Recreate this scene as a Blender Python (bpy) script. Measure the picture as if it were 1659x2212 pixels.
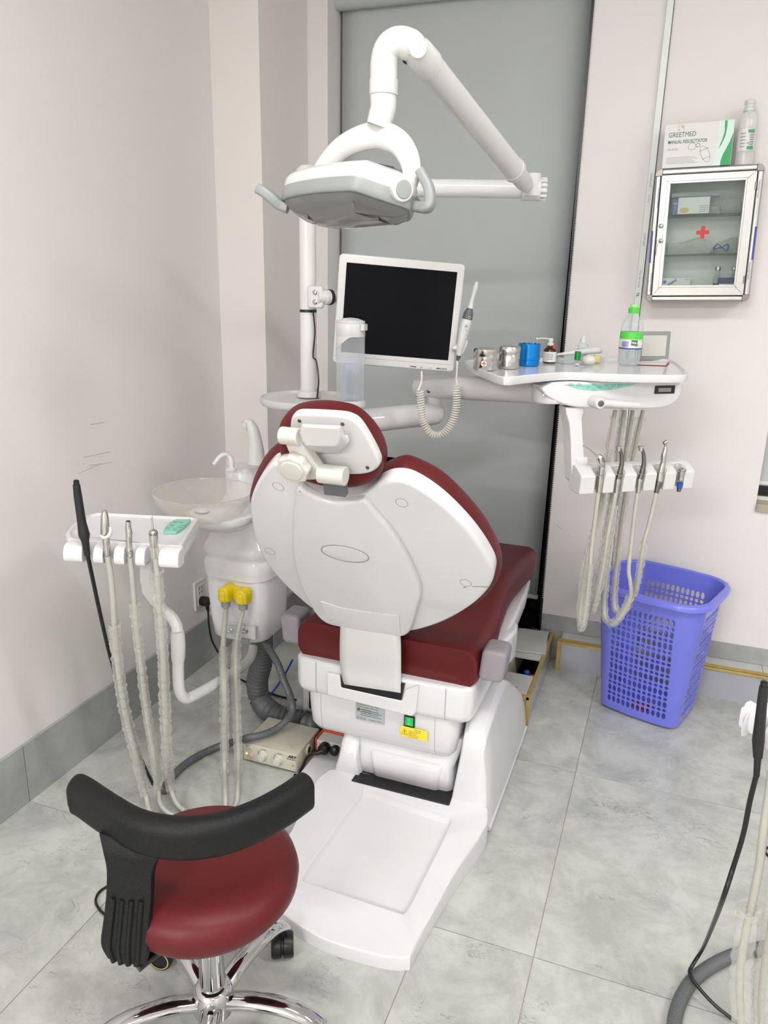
import bpy, bmesh, math, random
from mathutils import Vector as V, Matrix
random.seed(7)
for o in list(bpy.data.objects): bpy.data.objects.remove(o)
S = bpy.context.scene; COL = S.collection
sin, cos, pi = math.sin, math.cos, math.pi

# ---------------------------------------------------------------- camera
H = 1.57; FPX = 1668.848; PX, PY = 829.5, 1106.0
RC = [V((0.9360026925, 0.3514009237, 0.0204046653)), V((-0.1188089782, 0.2608329279, 0.9580452027)), V((-0.3313357606, 0.8991571467, -0.2858899075))]
cam = bpy.data.cameras.new('camera'); camo = bpy.data.objects.new('camera', cam); COL.objects.link(camo)
cam.sensor_fit = 'VERTICAL'; cam.sensor_height = 36; cam.lens = FPX / 2212 * 36; cam.clip_start = 0.02
m = Matrix.Identity(4)
for i in range(3):
    m[i][0] = RC[0][i]; m[i][1] = RC[1][i]; m[i][2] = -RC[2][i]
m[2][3] = H
camo.matrix_world = m; S.camera = camo

# ---------------------------------------------------------------- world, lights, exposure
w = bpy.data.worlds.new('world'); S.world = w; w.use_nodes = True
w.node_tree.nodes['Background'].inputs[0].default_value = (0.8, 0.85, 0.9, 1); w.node_tree.nodes['Background'].inputs[1].default_value = 0.05
S.view_settings.view_transform = 'Standard'; S.view_settings.look = 'None'; S.view_settings.gamma = 1; S.view_settings.use_curve_mapping = False
S.view_settings.exposure = 0.0
CEIL = 3.05
LAMPS = [(-1.0, -3.2, 1.2, 0.2, 165), (1.7, -2.6, 1.25, 0.22, 52), (-0.2, 0.55, 1.25, 0.22, 33), (1.9, 0.9, 1.25, 0.22, 40)]   # x, y, length, width, watts: ceiling tube fittings
for x, y, lx, ly, p in LAMPS:
    l = bpy.data.lights.new('ceiling_tube_light', 'AREA'); l.shape = 'RECTANGLE'; l.size = lx; l.size_y = ly; l.energy = p; l.color = (1.0, 0.985, 0.975)
    o = bpy.data.objects.new('ceiling_tube_light', l); o.location = (x, y, CEIL - 0.075); COL.objects.link(o)

# ---------------------------------------------------------------- pixel -> place helpers (a pixel gives a direction, a plane the distance)
CAM = V((0, 0, H))
def ray(x, y): return RC[0] * ((x - PX) / FPX) + RC[1] * (-(y - PY) / FPX) + RC[2]
def AX(x, y, a, v):
    d = ray(x, y); return CAM + d * ((v - CAM[a]) / d[a])
def XP(x, y, v): return AX(x, y, 0, v)
def YP(x, y, v): return AX(x, y, 1, v)
def ZP(x, y, v=0.0): return AX(x, y, 2, v)
def PP(x, y, o, n):
    d = ray(x, y); o = V(o); n = V(n); return CAM + d * ((o - CAM).dot(n) / d.dot(n))

class Fr:                                   # a local frame
    def __init__(s, o, ex, ey):
        s.o = V(o); s.x = V(ex).normalized(); s.z = s.x.cross(V(ey)).normalized(); s.y = s.z.cross(s.x)
    def __call__(s, x, y, z=0.0): return s.o + s.x * x + s.y * y + s.z * z
    def px(s, x, y, z=0.0):
        q = PP(x, y, s.o + s.z * z, s.z) - s.o; return (q.dot(s.x), q.dot(s.y))
    def pts(s, L, z=0.0): return [s.px(a, b, z) for a, b in L]
WORLD = Fr((0, 0, 0), (1, 0, 0), (0, 1, 0))

# ---------------------------------------------------------------- geometry helpers
def crom(P, n=6, closed=False):
    P = [V(p) for p in P]; N = len(P); out = []
    if N < 3 or n <= 1: return P
    for i in range(N if closed else N - 1):
        a = P[(i - 1) % N] if closed or i > 0 else P[0] * 2 - P[1]
        b = P[i]; c = P[(i + 1) % N]
        d = P[(i + 2) % N] if closed or i < N - 2 else P[-1] * 2 - P[-2]
        for k in range(n):
            t = k / n
            out.append(0.5 * ((2 * b) + (c - a) * t + (2 * a - 5 * b + 4 * c - d) * t * t + (3 * b - a - 3 * c + d) * t ** 3))
    if not closed: out.append(P[-1])
    return out
def crom2(P, n=6, closed=True): return [(p.x, p.y) for p in crom([(a, b, 0) for a, b in P], n, closed)]
def resample(P, n, closed=True):
    P = [V(p) for p in P]; Q = P + ([P[0]] if closed else [])
    L = [0]
    for a, b in zip(Q, Q[1:]): L.append(L[-1] + (b - a).length)
    out = []; j = 0
    for k in range(n):
        t = L[-1] * k / (n if closed else n - 1)
        while j < len(L) - 2 and L[j + 1] < t: j += 1
        u = (t - L[j]) / max(1e-9, L[j + 1] - L[j]); out.append(Q[j].lerp(Q[j + 1], min(1, max(0, u))))
    return out
def area2(P): return sum(P[i][0] * P[(i + 1) % len(P)][1] - P[(i + 1) % len(P)][0] * P[i][1] for i in range(len(P))) / 2
def ccw(P): return list(P) if area2(P) > 0 else list(P)[::-1]
def offset(P, d):                            # inward for d > 0 (ccw outline)
    N = len(P); out = []
    for i in range(N):
        a = V((P[i - 1][0], P[i - 1][1])); b = V((P[i][0], P[i][1])); c = V((P[(i + 1) % N][0], P[(i + 1) % N][1]))
        e = (b - a); g = (c - b)
        e = e.normalized() if e.length > 1e-9 else V((1, 0)); g = g.normalized() if g.length > 1e-9 else e
        n1 = V((-e.y, e.x)); n2 = V((-g.y, g.x)); n = n1 + n2
        n = n.normalized() if n.length > 1e-6 else n1
        k = d / max(0.4, n.dot(n1)); out.append((b.x + n.x * k, b.y + n.y * k))
    return out
def rrect(x0, y0, x1, y1, r, n=5):
    out = []
    r = min(r, abs(x1 - x0) / 2 - 1e-5, abs(y1 - y0) / 2 - 1e-5)
    for cx, cy, a in ((x1 - r, y1 - r, 0), (x0 + r, y1 - r, 90), (x0 + r, y0 + r, 180), (x1 - r, y0 + r, 270)):
        for k in range(n + 1):
            t = math.radians(a + 90 * k / n); out.append((cx + r * cos(t), cy + r * sin(t)))
    return out
def ell(cx, cy, a, b, n=28): return [(cx + a * cos(2 * pi * k / n), cy + b * sin(2 * pi * k / n)) for k in range(n)]

class G:
    def __init__(s): s.v = []; s.f = []
    def add(s, vs, fs):
        o = len(s.v); s.v += [V(v) for v in vs]; s.f += [tuple(i + o for i in f) for f in fs]; return s
    def box(s, a, b, fr=WORLD):
        x0, x1 = sorted((a[0], b[0])); y0, y1 = sorted((a[1], b[1])); z0, z1 = sorted((a[2], b[2]))
        return s.add([fr(x, y, z) for z in (z0, z1) for x, y in ((x0, y0), (x1, y0), (x1, y1), (x0, y1))],
                     [(3, 2, 1, 0), (4, 5, 6, 7), (0, 1, 5, 4), (1, 2, 6, 5), (2, 3, 7, 6), (3, 0, 4, 7)])
    def loft(s, R, cap=True, closed=True, loop=False):
        n = len(R[0]); vs = [p for r in R for p in r]; fs = []
        m = len(R)
        for i in range(m if loop else m - 1):
            j = (i + 1) % m
            for k in range(n if closed else n - 1):
                l = (k + 1) % n; fs.append((i * n + k, i * n + l, j * n + l, j * n + k))
        if cap and closed and not loop:
            fs.append(tuple(range(n))[::-1]); fs.append(tuple((m - 1) * n + k for k in range(n)))
        return s.add(vs, fs)
    def tube(s, P, r, n=12, k=1, closed=False, cap=True, sq=None, rnd=0.0):
        rr = r if isinstance(r, (list, tuple)) else [r] * len(P)
        if k > 1:
            Q = crom(P, k, closed); M_ = len(P); R2 = []
            for i in range(len(Q)):
                t = i / k; a = int(t) % M_; b = (a + 1) % M_ if closed else min(a + 1, M_ - 1); u = t - int(t)
                R2.append(rr[a] * (1 - u) + rr[b] * u)
            P, rr = Q, R2
        P = [V(p) for p in P]; N = len(P); rings = []; nrm = None
        for i in range(N):
            if closed: t = P[(i + 1) % N] - P[i - 1]
            else: t = P[min(i + 1, N - 1)] - P[max(i - 1, 0)]
            t = t.normalized() if t.length > 1e-9 else V((0, 0, 1))
            if nrm is None:
                nrm = t.cross(V((0, 0, 1)) if abs(t.z) < 0.9 else V((0, 1, 0))).normalized()
            else:
                nrm = (nrm - t * nrm.dot(t)); nrm = nrm.normalized() if nrm.length > 1e-6 else t.orthogonal().normalized()
            bn = t.cross(nrm); R = []
            for q in range(n):
                a = 2 * pi * q / n; e = 1 + (random.uniform(-rnd, rnd) if rnd else 0)
                R.append(P[i] + (nrm * cos(a) + bn * sin(a)) * (rr[i] * e))
            rings.append(R)
        return s.loft(rings, cap=cap, loop=closed)
    def cyl(s, a, b, r, r2=None, n=20): return s.tube([a, b], [r, r if r2 is None else r2], n)
    def lathe(s, prof, o, ax=(0, 0, 1), n=32, cap=True, ref=None):
        ax = V(ax).normalized(); x = (V(ref) - ax * V(ref).dot(ax)).normalized() if ref else ax.orthogonal().normalized(); y = ax.cross(x); o = V(o)
        return s.loft([[o + ax * h + (x * cos(2 * pi * k / n) + y * sin(2 * pi * k / n)) * max(r, 1e-4) for k in range(n)] for r, h in prof], cap=cap)
    def slab(s, fr, P, z0, z1): 
        P = ccw(P); return s.loft([[fr(a, b, z0) for a, b in P], [fr(a, b, z1) for a, b in P]])
    def pad(s, fr, P, z0, z1, r0, r1, dome=0.0, q=4):
        P = ccw(P); R = []
        for k in range(q + 1):
            a = pi / 2 * k / q; O = offset(P, r0 * (1 - sin(a))); R.append([fr(x, y, z0 + r0 * (1 - cos(a))) for x, y in O])
        for k in range(q + 1):
            a = pi / 2 * k / q; O = offset(P, r1 * (1 - cos(a))); R.append([fr(x, y, z1 - r1 * (1 - sin(a))) for x, y in O])
        if dome:
            cx = sum(p[0] for p in P) / len(P); cy = sum(p[1] for p in P) / len(P)
            for sc in (0.7, 0.4, 0.1): R.append([fr(cx + (x - cx) * sc, cy + (y - cy) * sc, z1 + dome * (1 - sc * sc)) for x, y in O])
        return s.loft(R)
    def ball(s, c, r, n=16, m=10, sc=(1, 1, 1)):
        c = V(c); R = []
        for i in range(m + 1):
            a = -pi / 2 + pi * i / m; rr = max(1e-4, cos(a)) * r
            R.append([c + V((rr * cos(2 * pi * k / n) * sc[0], rr * sin(2 * pi * k / n) * sc[1], r * sin(a) * sc[2])) for k in range(n)])
        return s.loft(R)
    def ring(s, fr, P, z, r, n=6): return s.tube([fr(a, b, z) for a, b in P], r, n, closed=True)

ROOT = {}
def raw(name, g, mat, loc, bevel=0, seg=3, sharp=38, solid=0, weld=0, recalc=True):
    me = bpy.data.meshes.new(name)
    me.from_pydata([tuple(v - loc) for v in g.v], [], g.f)
    bm = bmesh.new(); bm.from_mesh(me)
    if weld: bmesh.ops.remove_doubles(bm, verts=bm.verts, dist=weld)
    if recalc: bmesh.ops.recalc_face_normals(bm, faces=bm.faces)
    ca = math.radians(sharp)
    for f in bm.faces: f.smooth = True
    for e in bm.edges:
        if len(e.link_faces) == 2: e.smooth = e.calc_face_angle(0) < ca
    bm.to_mesh(me); bm.free()
    me.materials.append(mat)
    o = bpy.data.objects.new(name, me); COL.objects.link(o)
    if solid:
        md = o.modifiers.new('thickness', 'SOLIDIFY'); md.thickness = solid; md.offset = 0
    if bevel:
        md = o.modifiers.new('bevel', 'BEVEL'); md.width = bevel; md.segments = seg; md.limit_method = 'ANGLE'; md.angle_limit = math.radians(35); md.harden_normals = True
    return o
def part(name, g, mat, parent, label=None, **k):
    loc = ROOT[parent.name]; o = raw(name, g, mat, loc, **k); o.parent = parent; ROOT[o.name] = loc
    if label: o['label'] = label
    return o
def thing(name, label, cat, loc, group=None):
    o = bpy.data.objects.new(name, None); COL.objects.link(o); o.location = loc; o.empty_display_size = 0.05
    o['label'] = label; o['category'] = cat
    if group: o['group'] = group
    ROOT[o.name] = V(loc); return o
def one(name, g, mat, label, cat, group=None, **k):
    xs = [v.x for v in g.v]; ys = [v.y for v in g.v]; zs = [v.z for v in g.v]
    loc = V(((min(xs) + max(xs)) / 2, (min(ys) + max(ys)) / 2, min(zs)))
    o = raw(name, g, mat, loc, **k); o.location = loc; ROOT[o.name] = loc
    o['label'] = label; o['category'] = cat
    if group: o['group'] = group
    return o
def struct(name, g, mat, **k):
    o = raw(name, g, mat, V((0, 0, 0)), **k); ROOT[o.name] = V((0, 0, 0)); o['kind'] = 'structure'; return o
def text(name, s, size, fr, x, y, z, mat, parent, align='LEFT', bold=0.0, sx=1.0, shear=0.0, label=None):
    c = bpy.data.curves.new('t', 'FONT'); c.body = s; c.size = size; c.align_x = align; c.offset = bold; c.extrude = 0.0001; c.shear = shear
    c.resolution_u = 3
    o = bpy.data.objects.new('t', c); COL.objects.link(o)
    dg = bpy.context.evaluated_depsgraph_get(); me = bpy.data.meshes.new_from_object(o.evaluated_get(dg))
    g = G(); g.add([fr(x + v.co.x * sx, y + v.co.y, z + v.co.z) for v in me.vertices], [tuple(p.vertices) for p in me.polygons])
    bpy.data.objects.remove(o); bpy.data.curves.remove(c); bpy.data.meshes.remove(me)
    return part(name, g, mat, parent, label)

# ---------------------------------------------------------------- materials
def lin(c):
    if isinstance(c, str):
        c = [int(c[i:i + 2], 16) / 255 for i in (1, 3, 5)]
        c = [x / 12.92 if x <= 0.04045 else ((x + 0.055) / 1.055) ** 2.4 for x in c]
    return (c[0], c[1], c[2], 1)
def mat(name, c, rough=0.5, metal=0.0, var=0.06, scale=18.0, bump=0.0, bscale=300.0, coat=0.0, spec=0.5, trans=0.0, alpha=1.0, emit=0.0, ior=1.5):
    M = bpy.data.materials.new(name); M.use_nodes = True; nt = M.node_tree; b = nt.nodes['Principled BSDF']
    c = lin(c)
    tc = nt.nodes.new('ShaderNodeTexCoord'); n = nt.nodes.new('ShaderNodeTexNoise'); n.inputs['Scale'].default_value = scale; n.inputs['Detail'].default_value = 4
    nt.links.new(tc.outputs['Object'], n.inputs['Vector'])
    r = nt.nodes.new('ShaderNodeValToRGB'); r.color_ramp.elements[0].color = tuple(x * (1 - var) for x in c[:3]) + (1,); r.color_ramp.elements[1].color = tuple(min(1, x * (1 + var)) for x in c[:3]) + (1,)
    r.color_ramp.elements[0].position = 0.3; r.color_ramp.elements[1].position = 0.7
    nt.links.new(n.outputs['Fac'], r.inputs[0]); nt.links.new(r.outputs[0], b.inputs['Base Color'])
    b.inputs['Roughness'].default_value = rough; b.inputs['Metallic'].default_value = metal; b.inputs['Coat Weight'].default_value = coat; b.inputs['Coat Roughness'].default_value = 0.05
    b.inputs['Specular IOR Level'].default_value = spec; b.inputs['Transmission Weight'].default_value = trans; b.inputs['Alpha'].default_value = alpha; b.inputs['IOR'].default_value = ior
    if emit: b.inputs['Emission Color'].default_value = c; b.inputs['Emission Strength'].default_value = emit
    if bump:
        n2 = nt.nodes.new('ShaderNodeTexNoise'); n2.inputs['Scale'].default_value = bscale; n2.inputs['Detail'].default_value = 3
        nt.links.new(tc.outputs['Object'], n2.inputs['Vector'])
        bp = nt.nodes.new('ShaderNodeBump'); bp.inputs['Strength'].default_value = bump; bp.inputs['Distance'].default_value = 0.002
        nt.links.new(n2.outputs['Fac'], bp.inputs['Height']); nt.links.new(bp.outputs[0], b.inputs['Normal'])
    return M
def clear(name, tint, fac, rough=0.08, body='#ffffff', bump=0.0, bscale=120.0):      # thin clear plastic or glass: transparent film with a glossy, slightly milky surface
    M = bpy.data.materials.new(name); M.use_nodes = True; nt = M.node_tree; b = nt.nodes['Principled BSDF']; out = nt.nodes['Material Output']
    b.inputs['Base Color'].default_value = lin(body); b.inputs['Roughness'].default_value = rough; b.inputs['Specular IOR Level'].default_value = 0.8
    t = nt.nodes.new('ShaderNodeBsdfTransparent'); t.inputs[0].default_value = lin(tint)
    fr = nt.nodes.new('ShaderNodeLayerWeight'); fr.inputs[0].default_value = 0.35
    mr = nt.nodes.new('ShaderNodeMapRange'); mr.inputs[3].default_value = fac; mr.inputs[4].default_value = min(1, fac + 0.45)
    nt.links.new(fr.outputs['Facing'], mr.inputs[0])
    mx = nt.nodes.new('ShaderNodeMixShader'); nt.links.new(mr.outputs[0], mx.inputs[0]); nt.links.new(t.outputs[0], mx.inputs[1]); nt.links.new(b.outputs[0], mx.inputs[2]); nt.links.new(mx.outputs[0], out.inputs[0])
    if bump:
        tc = nt.nodes.new('ShaderNodeTexCoord'); n2 = nt.nodes.new('ShaderNodeTexNoise'); n2.inputs['Scale'].default_value = bscale; n2.inputs['Detail'].default_value = 4
        nt.links.new(tc.outputs['Object'], n2.inputs['Vector']); bp = nt.nodes.new('ShaderNodeBump'); bp.inputs['Strength'].default_value = bump; bp.inputs['Distance'].default_value = 0.006
        nt.links.new(n2.outputs['Fac'], bp.inputs['Height']); nt.links.new(bp.outputs[0], b.inputs['Normal'])
    return M
def marble(name, base, vein, fac=0.6, rough=0.12, scale=2.2, vstr=0.5):
    M = bpy.data.materials.new(name); M.use_nodes = True; nt = M.node_tree; b = nt.nodes['Principled BSDF']; N = nt.nodes.new; L = nt.links.new
    tc = N('ShaderNodeTexCoord'); oi = N('ShaderNodeObjectInfo'); mul = N('ShaderNodeVectorMath'); mul.operation = 'SCALE'
    cmb = N('ShaderNodeCombineXYZ'); 
    for i in range(3): L(oi.outputs['Random'], cmb.inputs[i])
    L(cmb.outputs[0], mul.inputs[0]); mul.inputs['Scale'].default_value = 37.0
    ad = N('ShaderNodeVectorMath'); ad.operation = 'ADD'; L(tc.outputs['Object'], ad.inputs[0]); L(mul.outputs[0], ad.inputs[1])
    n1 = N('ShaderNodeTexNoise'); n1.inputs['Scale'].default_value = scale; n1.inputs['Detail'].default_value = 10; n1.inputs['Roughness'].default_value = 0.72; n1.inputs['Distortion'].default_value = 0.35; L(ad.outputs[0], n1.inputs['Vector'])
    r1 = N('ShaderNodeValToRGB'); r1.color_ramp.elements[0].position = 0.38; r1.color_ramp.elements[1].position = 0.60
    bc = lin(base); vc = lin(vein); md = tuple(bc[i] * (1 - 0.45 * fac) + vc[i] * 0.45 * fac for i in range(3)) + (1,)
    r1.color_ramp.elements[0].color = md; r1.color_ramp.elements[1].color = bc; L(n1.outputs['Fac'], r1.inputs[0])
    n2 = N('ShaderNodeTexNoise'); n2.inputs['Scale'].default_value = scale * 1.0; n2.inputs['Detail'].default_value = 8; n2.inputs['Roughness'].default_value = 0.62; n2.inputs['Distortion'].default_value = 0.9
    mp = N('ShaderNodeMapping'); mp.inputs['Rotation'].default_value = (0.3, 0.2, 0.7); mp.inputs['Scale'].default_value = (1, 2.2, 1.4); L(ad.outputs[0], mp.inputs[0]); L(mp.outputs[0], n2.inputs['Vector'])
    s1 = N('ShaderNodeMath'); s1.operation = 'SUBTRACT'; s1.inputs[1].default_value = 0.5; L(n2.outputs['Fac'], s1.inputs[0])
    a1 = N('ShaderNodeMath'); a1.operation = 'ABSOLUTE'; L(s1.outputs[0], a1.inputs[0])
    mr = N('ShaderNodeMapRange'); mr.inputs[1].default_value = 0.0; mr.inputs[2].default_value = 0.008; mr.inputs[3].default_value = 1; mr.inputs[4].default_value = 0; L(a1.outputs[0], mr.inputs[0])
    n3 = N('ShaderNodeTexNoise'); n3.inputs['Scale'].default_value = scale * 1.1; L(ad.outputs[0], n3.inputs['Vector'])
    mr3 = N('ShaderNodeMapRange'); mr3.inputs[1].default_value = 0.52; mr3.inputs[2].default_value = 0.64; L(n3.outputs['Fac'], mr3.inputs[0])
    mm = N('ShaderNodeMath'); mm.operation = 'MULTIPLY'; L(mr.outputs[0], mm.inputs[0]); L(mr3.outputs[0], mm.inputs[1])
    m2 = N('ShaderNodeMath'); m2.operation = 'MULTIPLY'; m2.inputs[1].default_value = vstr; L(mm.outputs[0], m2.inputs[0])
    mx = N('ShaderNodeMix'); mx.data_type = 'RGBA'; L(m2.outputs[0], mx.inputs[0]); L(r1.outputs[0], mx.inputs[6]); mx.inputs[7].default_value = vc
    L(mx.outputs[2], b.inputs['Base Color']); b.inputs['Roughness'].default_value = rough
    return M
m_wall = mat('wall_paint', '#e2dedc', 0.75, var=0.012, scale=2.0, bump=0.03, bscale=90)
m_colw = mat('column_paint', '#e4dedb', 0.75, var=0.012, scale=2.0, bump=0.03, bscale=90)
m_ceil = mat('ceiling_paint', '#f0efec', 0.8, var=0.01)
m_floor = marble('floor_marble_tile', '#bfc1bb', '#54585c', 0.74, 0.12, 6.0, 0.55)
m_grout = mat('tile_grout', '#b2a99a', 0.8, var=0.12, scale=30)
m_base = marble('grey_marble_skirting', '#a6a9a7', '#6f7376', 0.8, 0.25, 3.0, 0.5)
m_ledge = marble('pale_boxing_tile', '#a3a5ac', '#8b8f94', 0.3, 0.15, 1.2, 0.6)
m_cover = mat('pale_tile_cover', '#c4c5c2', 0.35, var=0.02)
m_gold = mat('brass_trim', '#bba45c', 0.38, 0.3, var=0.12, scale=30)
m_wht = mat('white_gloss_plastic', '#d9d9dc', 0.16, var=0.008, coat=0.25)
m_wht2 = mat('white_satin_plastic', '#d0d0cf', 0.32, var=0.012)
m_ivory = mat('ivory_plastic', '#cccbc4', 0.3, var=0.012)
m_enam = mat('white_enamel_metal', '#d6d6d4', 0.2, var=0.008, coat=0.2)
m_grey = mat('light_grey_plastic', '#929696', 0.38, var=0.03)
m_mgrey = mat('mauve_grey_plastic', '#8f8a90', 0.42, var=0.03)
m_dgrey = mat('dark_grey_plastic', '#55585c', 0.4, var=0.05)
m_blk = mat('black_plastic', '#0d0e11', 0.35, var=0.1)
m_rub = mat('black_rubber', '#141518', 0.55, var=0.1)
m_pu = mat('black_textured_foam', '#07080a', 0.5, var=0.12, bump=0.5, bscale=420, spec=0.35)
m_red = mat('dark_red_leather', '#5c181b', 0.44, var=0.06, scale=9, bump=0.06, bscale=380, spec=0.28)
m_chr = mat('chrome', '#c4c4c4', 0.07, 1.0, var=0.02)
m_steel = mat('brushed_steel', '#c6c5c0', 0.2, 1.0, var=0.06, scale=60)
m_steeld = mat('dark_steel', '#7d7a74', 0.3, 1.0, var=0.08)
m_alu = mat('anodised_aluminium', '#b2b2af', 0.3, 0.9, var=0.02, scale=40)
m_blind = mat('grey_blind_fabric', '#b5bbbb', 0.8, var=0.02, scale=3, bump=0.05, bscale=500)
m_frame = mat('dark_window_frame', '#101218', 0.3, var=0.05)
m_nglass = mat('dark_window_glass', '#05070c', 0.05, var=0.05, spec=0.6)
m_bmarb = marble('black_marble', '#0b0c10', '#8a8c92', 0.1, 0.1, 2.0, 0.8)
m_glass = clear('clear_glass', '#f4f8f6', 0.02, 0.03)
m_gedge = clear('green_edge_glass', '#e2ece8', 0.10, 0.03, '#9fb8b0')
m_bot = clear('white_translucent_plastic', '#f6f6f4', 0.5, 0.2, '#f3f3f1')
m_scuff = mat('scuff_mark', '#b3aeab', 0.7)
m_film = clear('crinkled_clear_film', '#fbfbf8', 0.15, 0.06, '#eeeeea', 0.8, 170)
m_film2 = clear('milky_loose_film', '#fdfdfb', 0.10, 0.12, '#e6e6e2', 0.25, 60)
m_pvc = clear('clear_plastic', '#f3f5f6', 0.09, 0.06, '#f4f6f8')
m_milk = clear('milky_blue_plastic', '#f4f6f9', 0.24, 0.15, '#e8ecf2')
m_bowl = clear('frosted_bowl_glass', '#f2f0ec', 0.16, 0.06, '#efede6', 0.15, 260)
m_lens = clear('smoked_lens', '#d8d8d6', 0.22, 0.05, '#b8b8b8')
m_hose = mat('grey_silicone_hose', '#b2b2a9', 0.45, var=0.04)
m_hose2 = mat('mid_grey_hose', '#a5a5a1', 0.45, var=0.04)
m_duct = mat('dark_grey_hose', '#5d6062', 0.42, var=0.06)
m_yel = mat('yellow_plastic', '#dcc31c', 0.3, var=0.03)
m_sticker = mat('yellow_sticker', '#efd63a', 0.4, var=0.02)
m_plate = mat('silver_label', '#b9c0c2', 0.35, 0.3, var=0.03)
m_ink = mat('dark_ink', '#2b2c2e', 0.6)
m_inkg = mat('grey_ink', '#7e8488', 0.6)
m_inkb = mat('blue_ink', '#2b3a9a', 0.5)
m_green = mat('green_print', '#2e9a58', 0.45, var=0.02)
m_greenp = mat('pale_green_print', '#cfe4dc', 0.45, var=0.02)
m_greent = mat('dark_green_print', '#2a6a52', 0.5)
m_tan = mat('tan_print', '#cdb583', 0.5)
m_teal = mat('teal_membrane_panel', '#8ec9ba', 0.35, var=0.02)
m_tealk = mat('teal_line_print', '#3f7f78', 0.4)
m_screen = mat('dark_screen_glass', '#020308', 0.08, var=0.02, spec=0.12)
m_redp = mat('red_cross_print', '#c0302f', 0.45, var=0.02)
m_bask = mat('periwinkle_plastic', '#7278dc', 0.25, var=0.02, coat=0.2)
m_blue = mat('blue_anodised_metal', '#1b86d8', 0.25, 0.75, var=0.05)
m_bcab = mat('blue_cable', '#1f4fb0', 0.4)
m_amber = mat('amber_glass', '#3a1d12', 0.12, var=0.05)
m_paper = mat('white_paper', '#dcdcda', 0.6, var=0.01)
m_cream = mat('cream_metal_case', '#c6c3b2', 0.42, var=0.03)
m_creamd = mat('aged_cream_plastic', '#d2caa4', 0.45, var=0.06)
m_orange = mat('orange_plastic', '#e0532a', 0.4)
m_led = mat('orange_indicator', '#ffb060', 0.4, emit=3.0)
m_greensw = mat('green_lit_rocker', '#12a04a', 0.3, emit=0.6)
m_gcap = mat('green_cap_plastic', '#55c84a', 0.3, var=0.03)
m_gcapl = mat('pale_green_cap', '#9be08f', 0.3, var=0.03)
m_gmet = mat('green_metallic_cap', '#1f8a44', 0.3, 0.5)
m_trunk = mat('pale_trunking', '#dfe5e1', 0.45, var=0.015)
m_lampw = mat('lamp_diffuser', '#ffffff', 0.5, emit=6.0)
m_sill = mat('window_sill_stone', '#a7a08f', 0.35, var=0.15, scale=12)
m_water = clear('water', '#f0f5f6', 0.08, 0.03)
m_shellg = mat('silver_reflector', '#d2d2d0', 0.25, 0.55)
m_bluep = mat('periwinkle_label', '#6a74c8', 0.4)
m_navy = mat('navy_print', '#1d2c58', 0.4)
m_rope = mat('cream_coil_cord', '#e2dfd6', 0.45)
m_chain = mat('bead_chain', '#cfcfca', 0.35)
# ================================================================ the room
XL, YB, XR, YR = -1.73, 3.15, 3.2, -4.2
WL = YP(708, 560, YB).x; WR = (YP(1238, 560, YB).x + YP(1170, 1324, YB).x) / 2
W2L = YP(1636, 1070, YB).x; W2Z = YP(1636, 1088, YB).z
TOP1 = 2.82
struct('ceiling', G().box((XL - .2, YR - .2, CEIL), (XR + .2, YB + .4, CEIL + .1)), m_ceil)
wl = struct('wall_left', G().box((XL - .12, YR - .12, -.1), (XL, YB + .4, CEIL)), m_wall)
struct('wall_right', G().box((XR, YR - .12, -.1), (XR + .12, YB + .4, CEIL)), m_wall)
struct('wall_rear', G().box((XL, YR - .12, -.1), (XR, YR, CEIL)), m_wall)
g = G(); TK = .28
g.box((XL, YB, -.1), (WL, YB + TK, CEIL)).box((WL, YB, TOP1), (WR, YB + TK, CEIL)).box((WR, YB, -.1), (W2L, YB + TK, CEIL))
g.box((W2L, YB, -.1), (1.75, YB + TK, W2Z)).box((W2L, YB, 2.4), (1.75, YB + TK, CEIL)).box((1.75, YB, -.1), (XR, YB + TK, CEIL))
wb = struct('wall_back', g, m_wall)
CX, CY = YP(570, 560, 2.755).x, 2.755
struct('wall_column', G().box((XL, CY, 0), (CX, YB, CEIL)), m_colw)
# floor: grout bed with one object per tile
fl = struct('floor', G().box((XL - .1, YR - .1, -.12), (XR + .1, YB + .5, -.0025)), m_grout)
full = None
ys = [1.538 + .8 * k for k in range(-8, 3)]
for j, y0 in enumerate(ys[:-1]):
    y1 = min(y0 + .8, YB)
    if y1 < YR: continue
    y0 = max(y0, YR)
    xs = [-.154 + .8 * k for k in range(-1, 6)]
    if abs(y0 - .738) < .01: xs = [-1.23, -.43] + xs[1:]
    xs = [XL] + [x for x in xs if XL + .03 < x < XR] + [XR]
    for x0, x1 in zip(xs, xs[1:]):
        if y1 - y0 < .02: continue
        c = V(((x0 + x1) / 2, (y0 + y1) / 2, 0)); hx = (x1 - x0) / 2 - .0013; hy = (y1 - y0) / 2 - .0013
        std = abs(hx - .3987) < 1e-4 and abs(hy - .3987) < 1e-4
        if std and full: o = full.copy(); COL.objects.link(o)
        else:
            o = raw('floor_tile', G().box((-hx, -hy, -.012), (hx, hy, 0)), m_floor, V((0, 0, 0)))
            if std: full = o
        o.location = c; o.parent = fl
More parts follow.
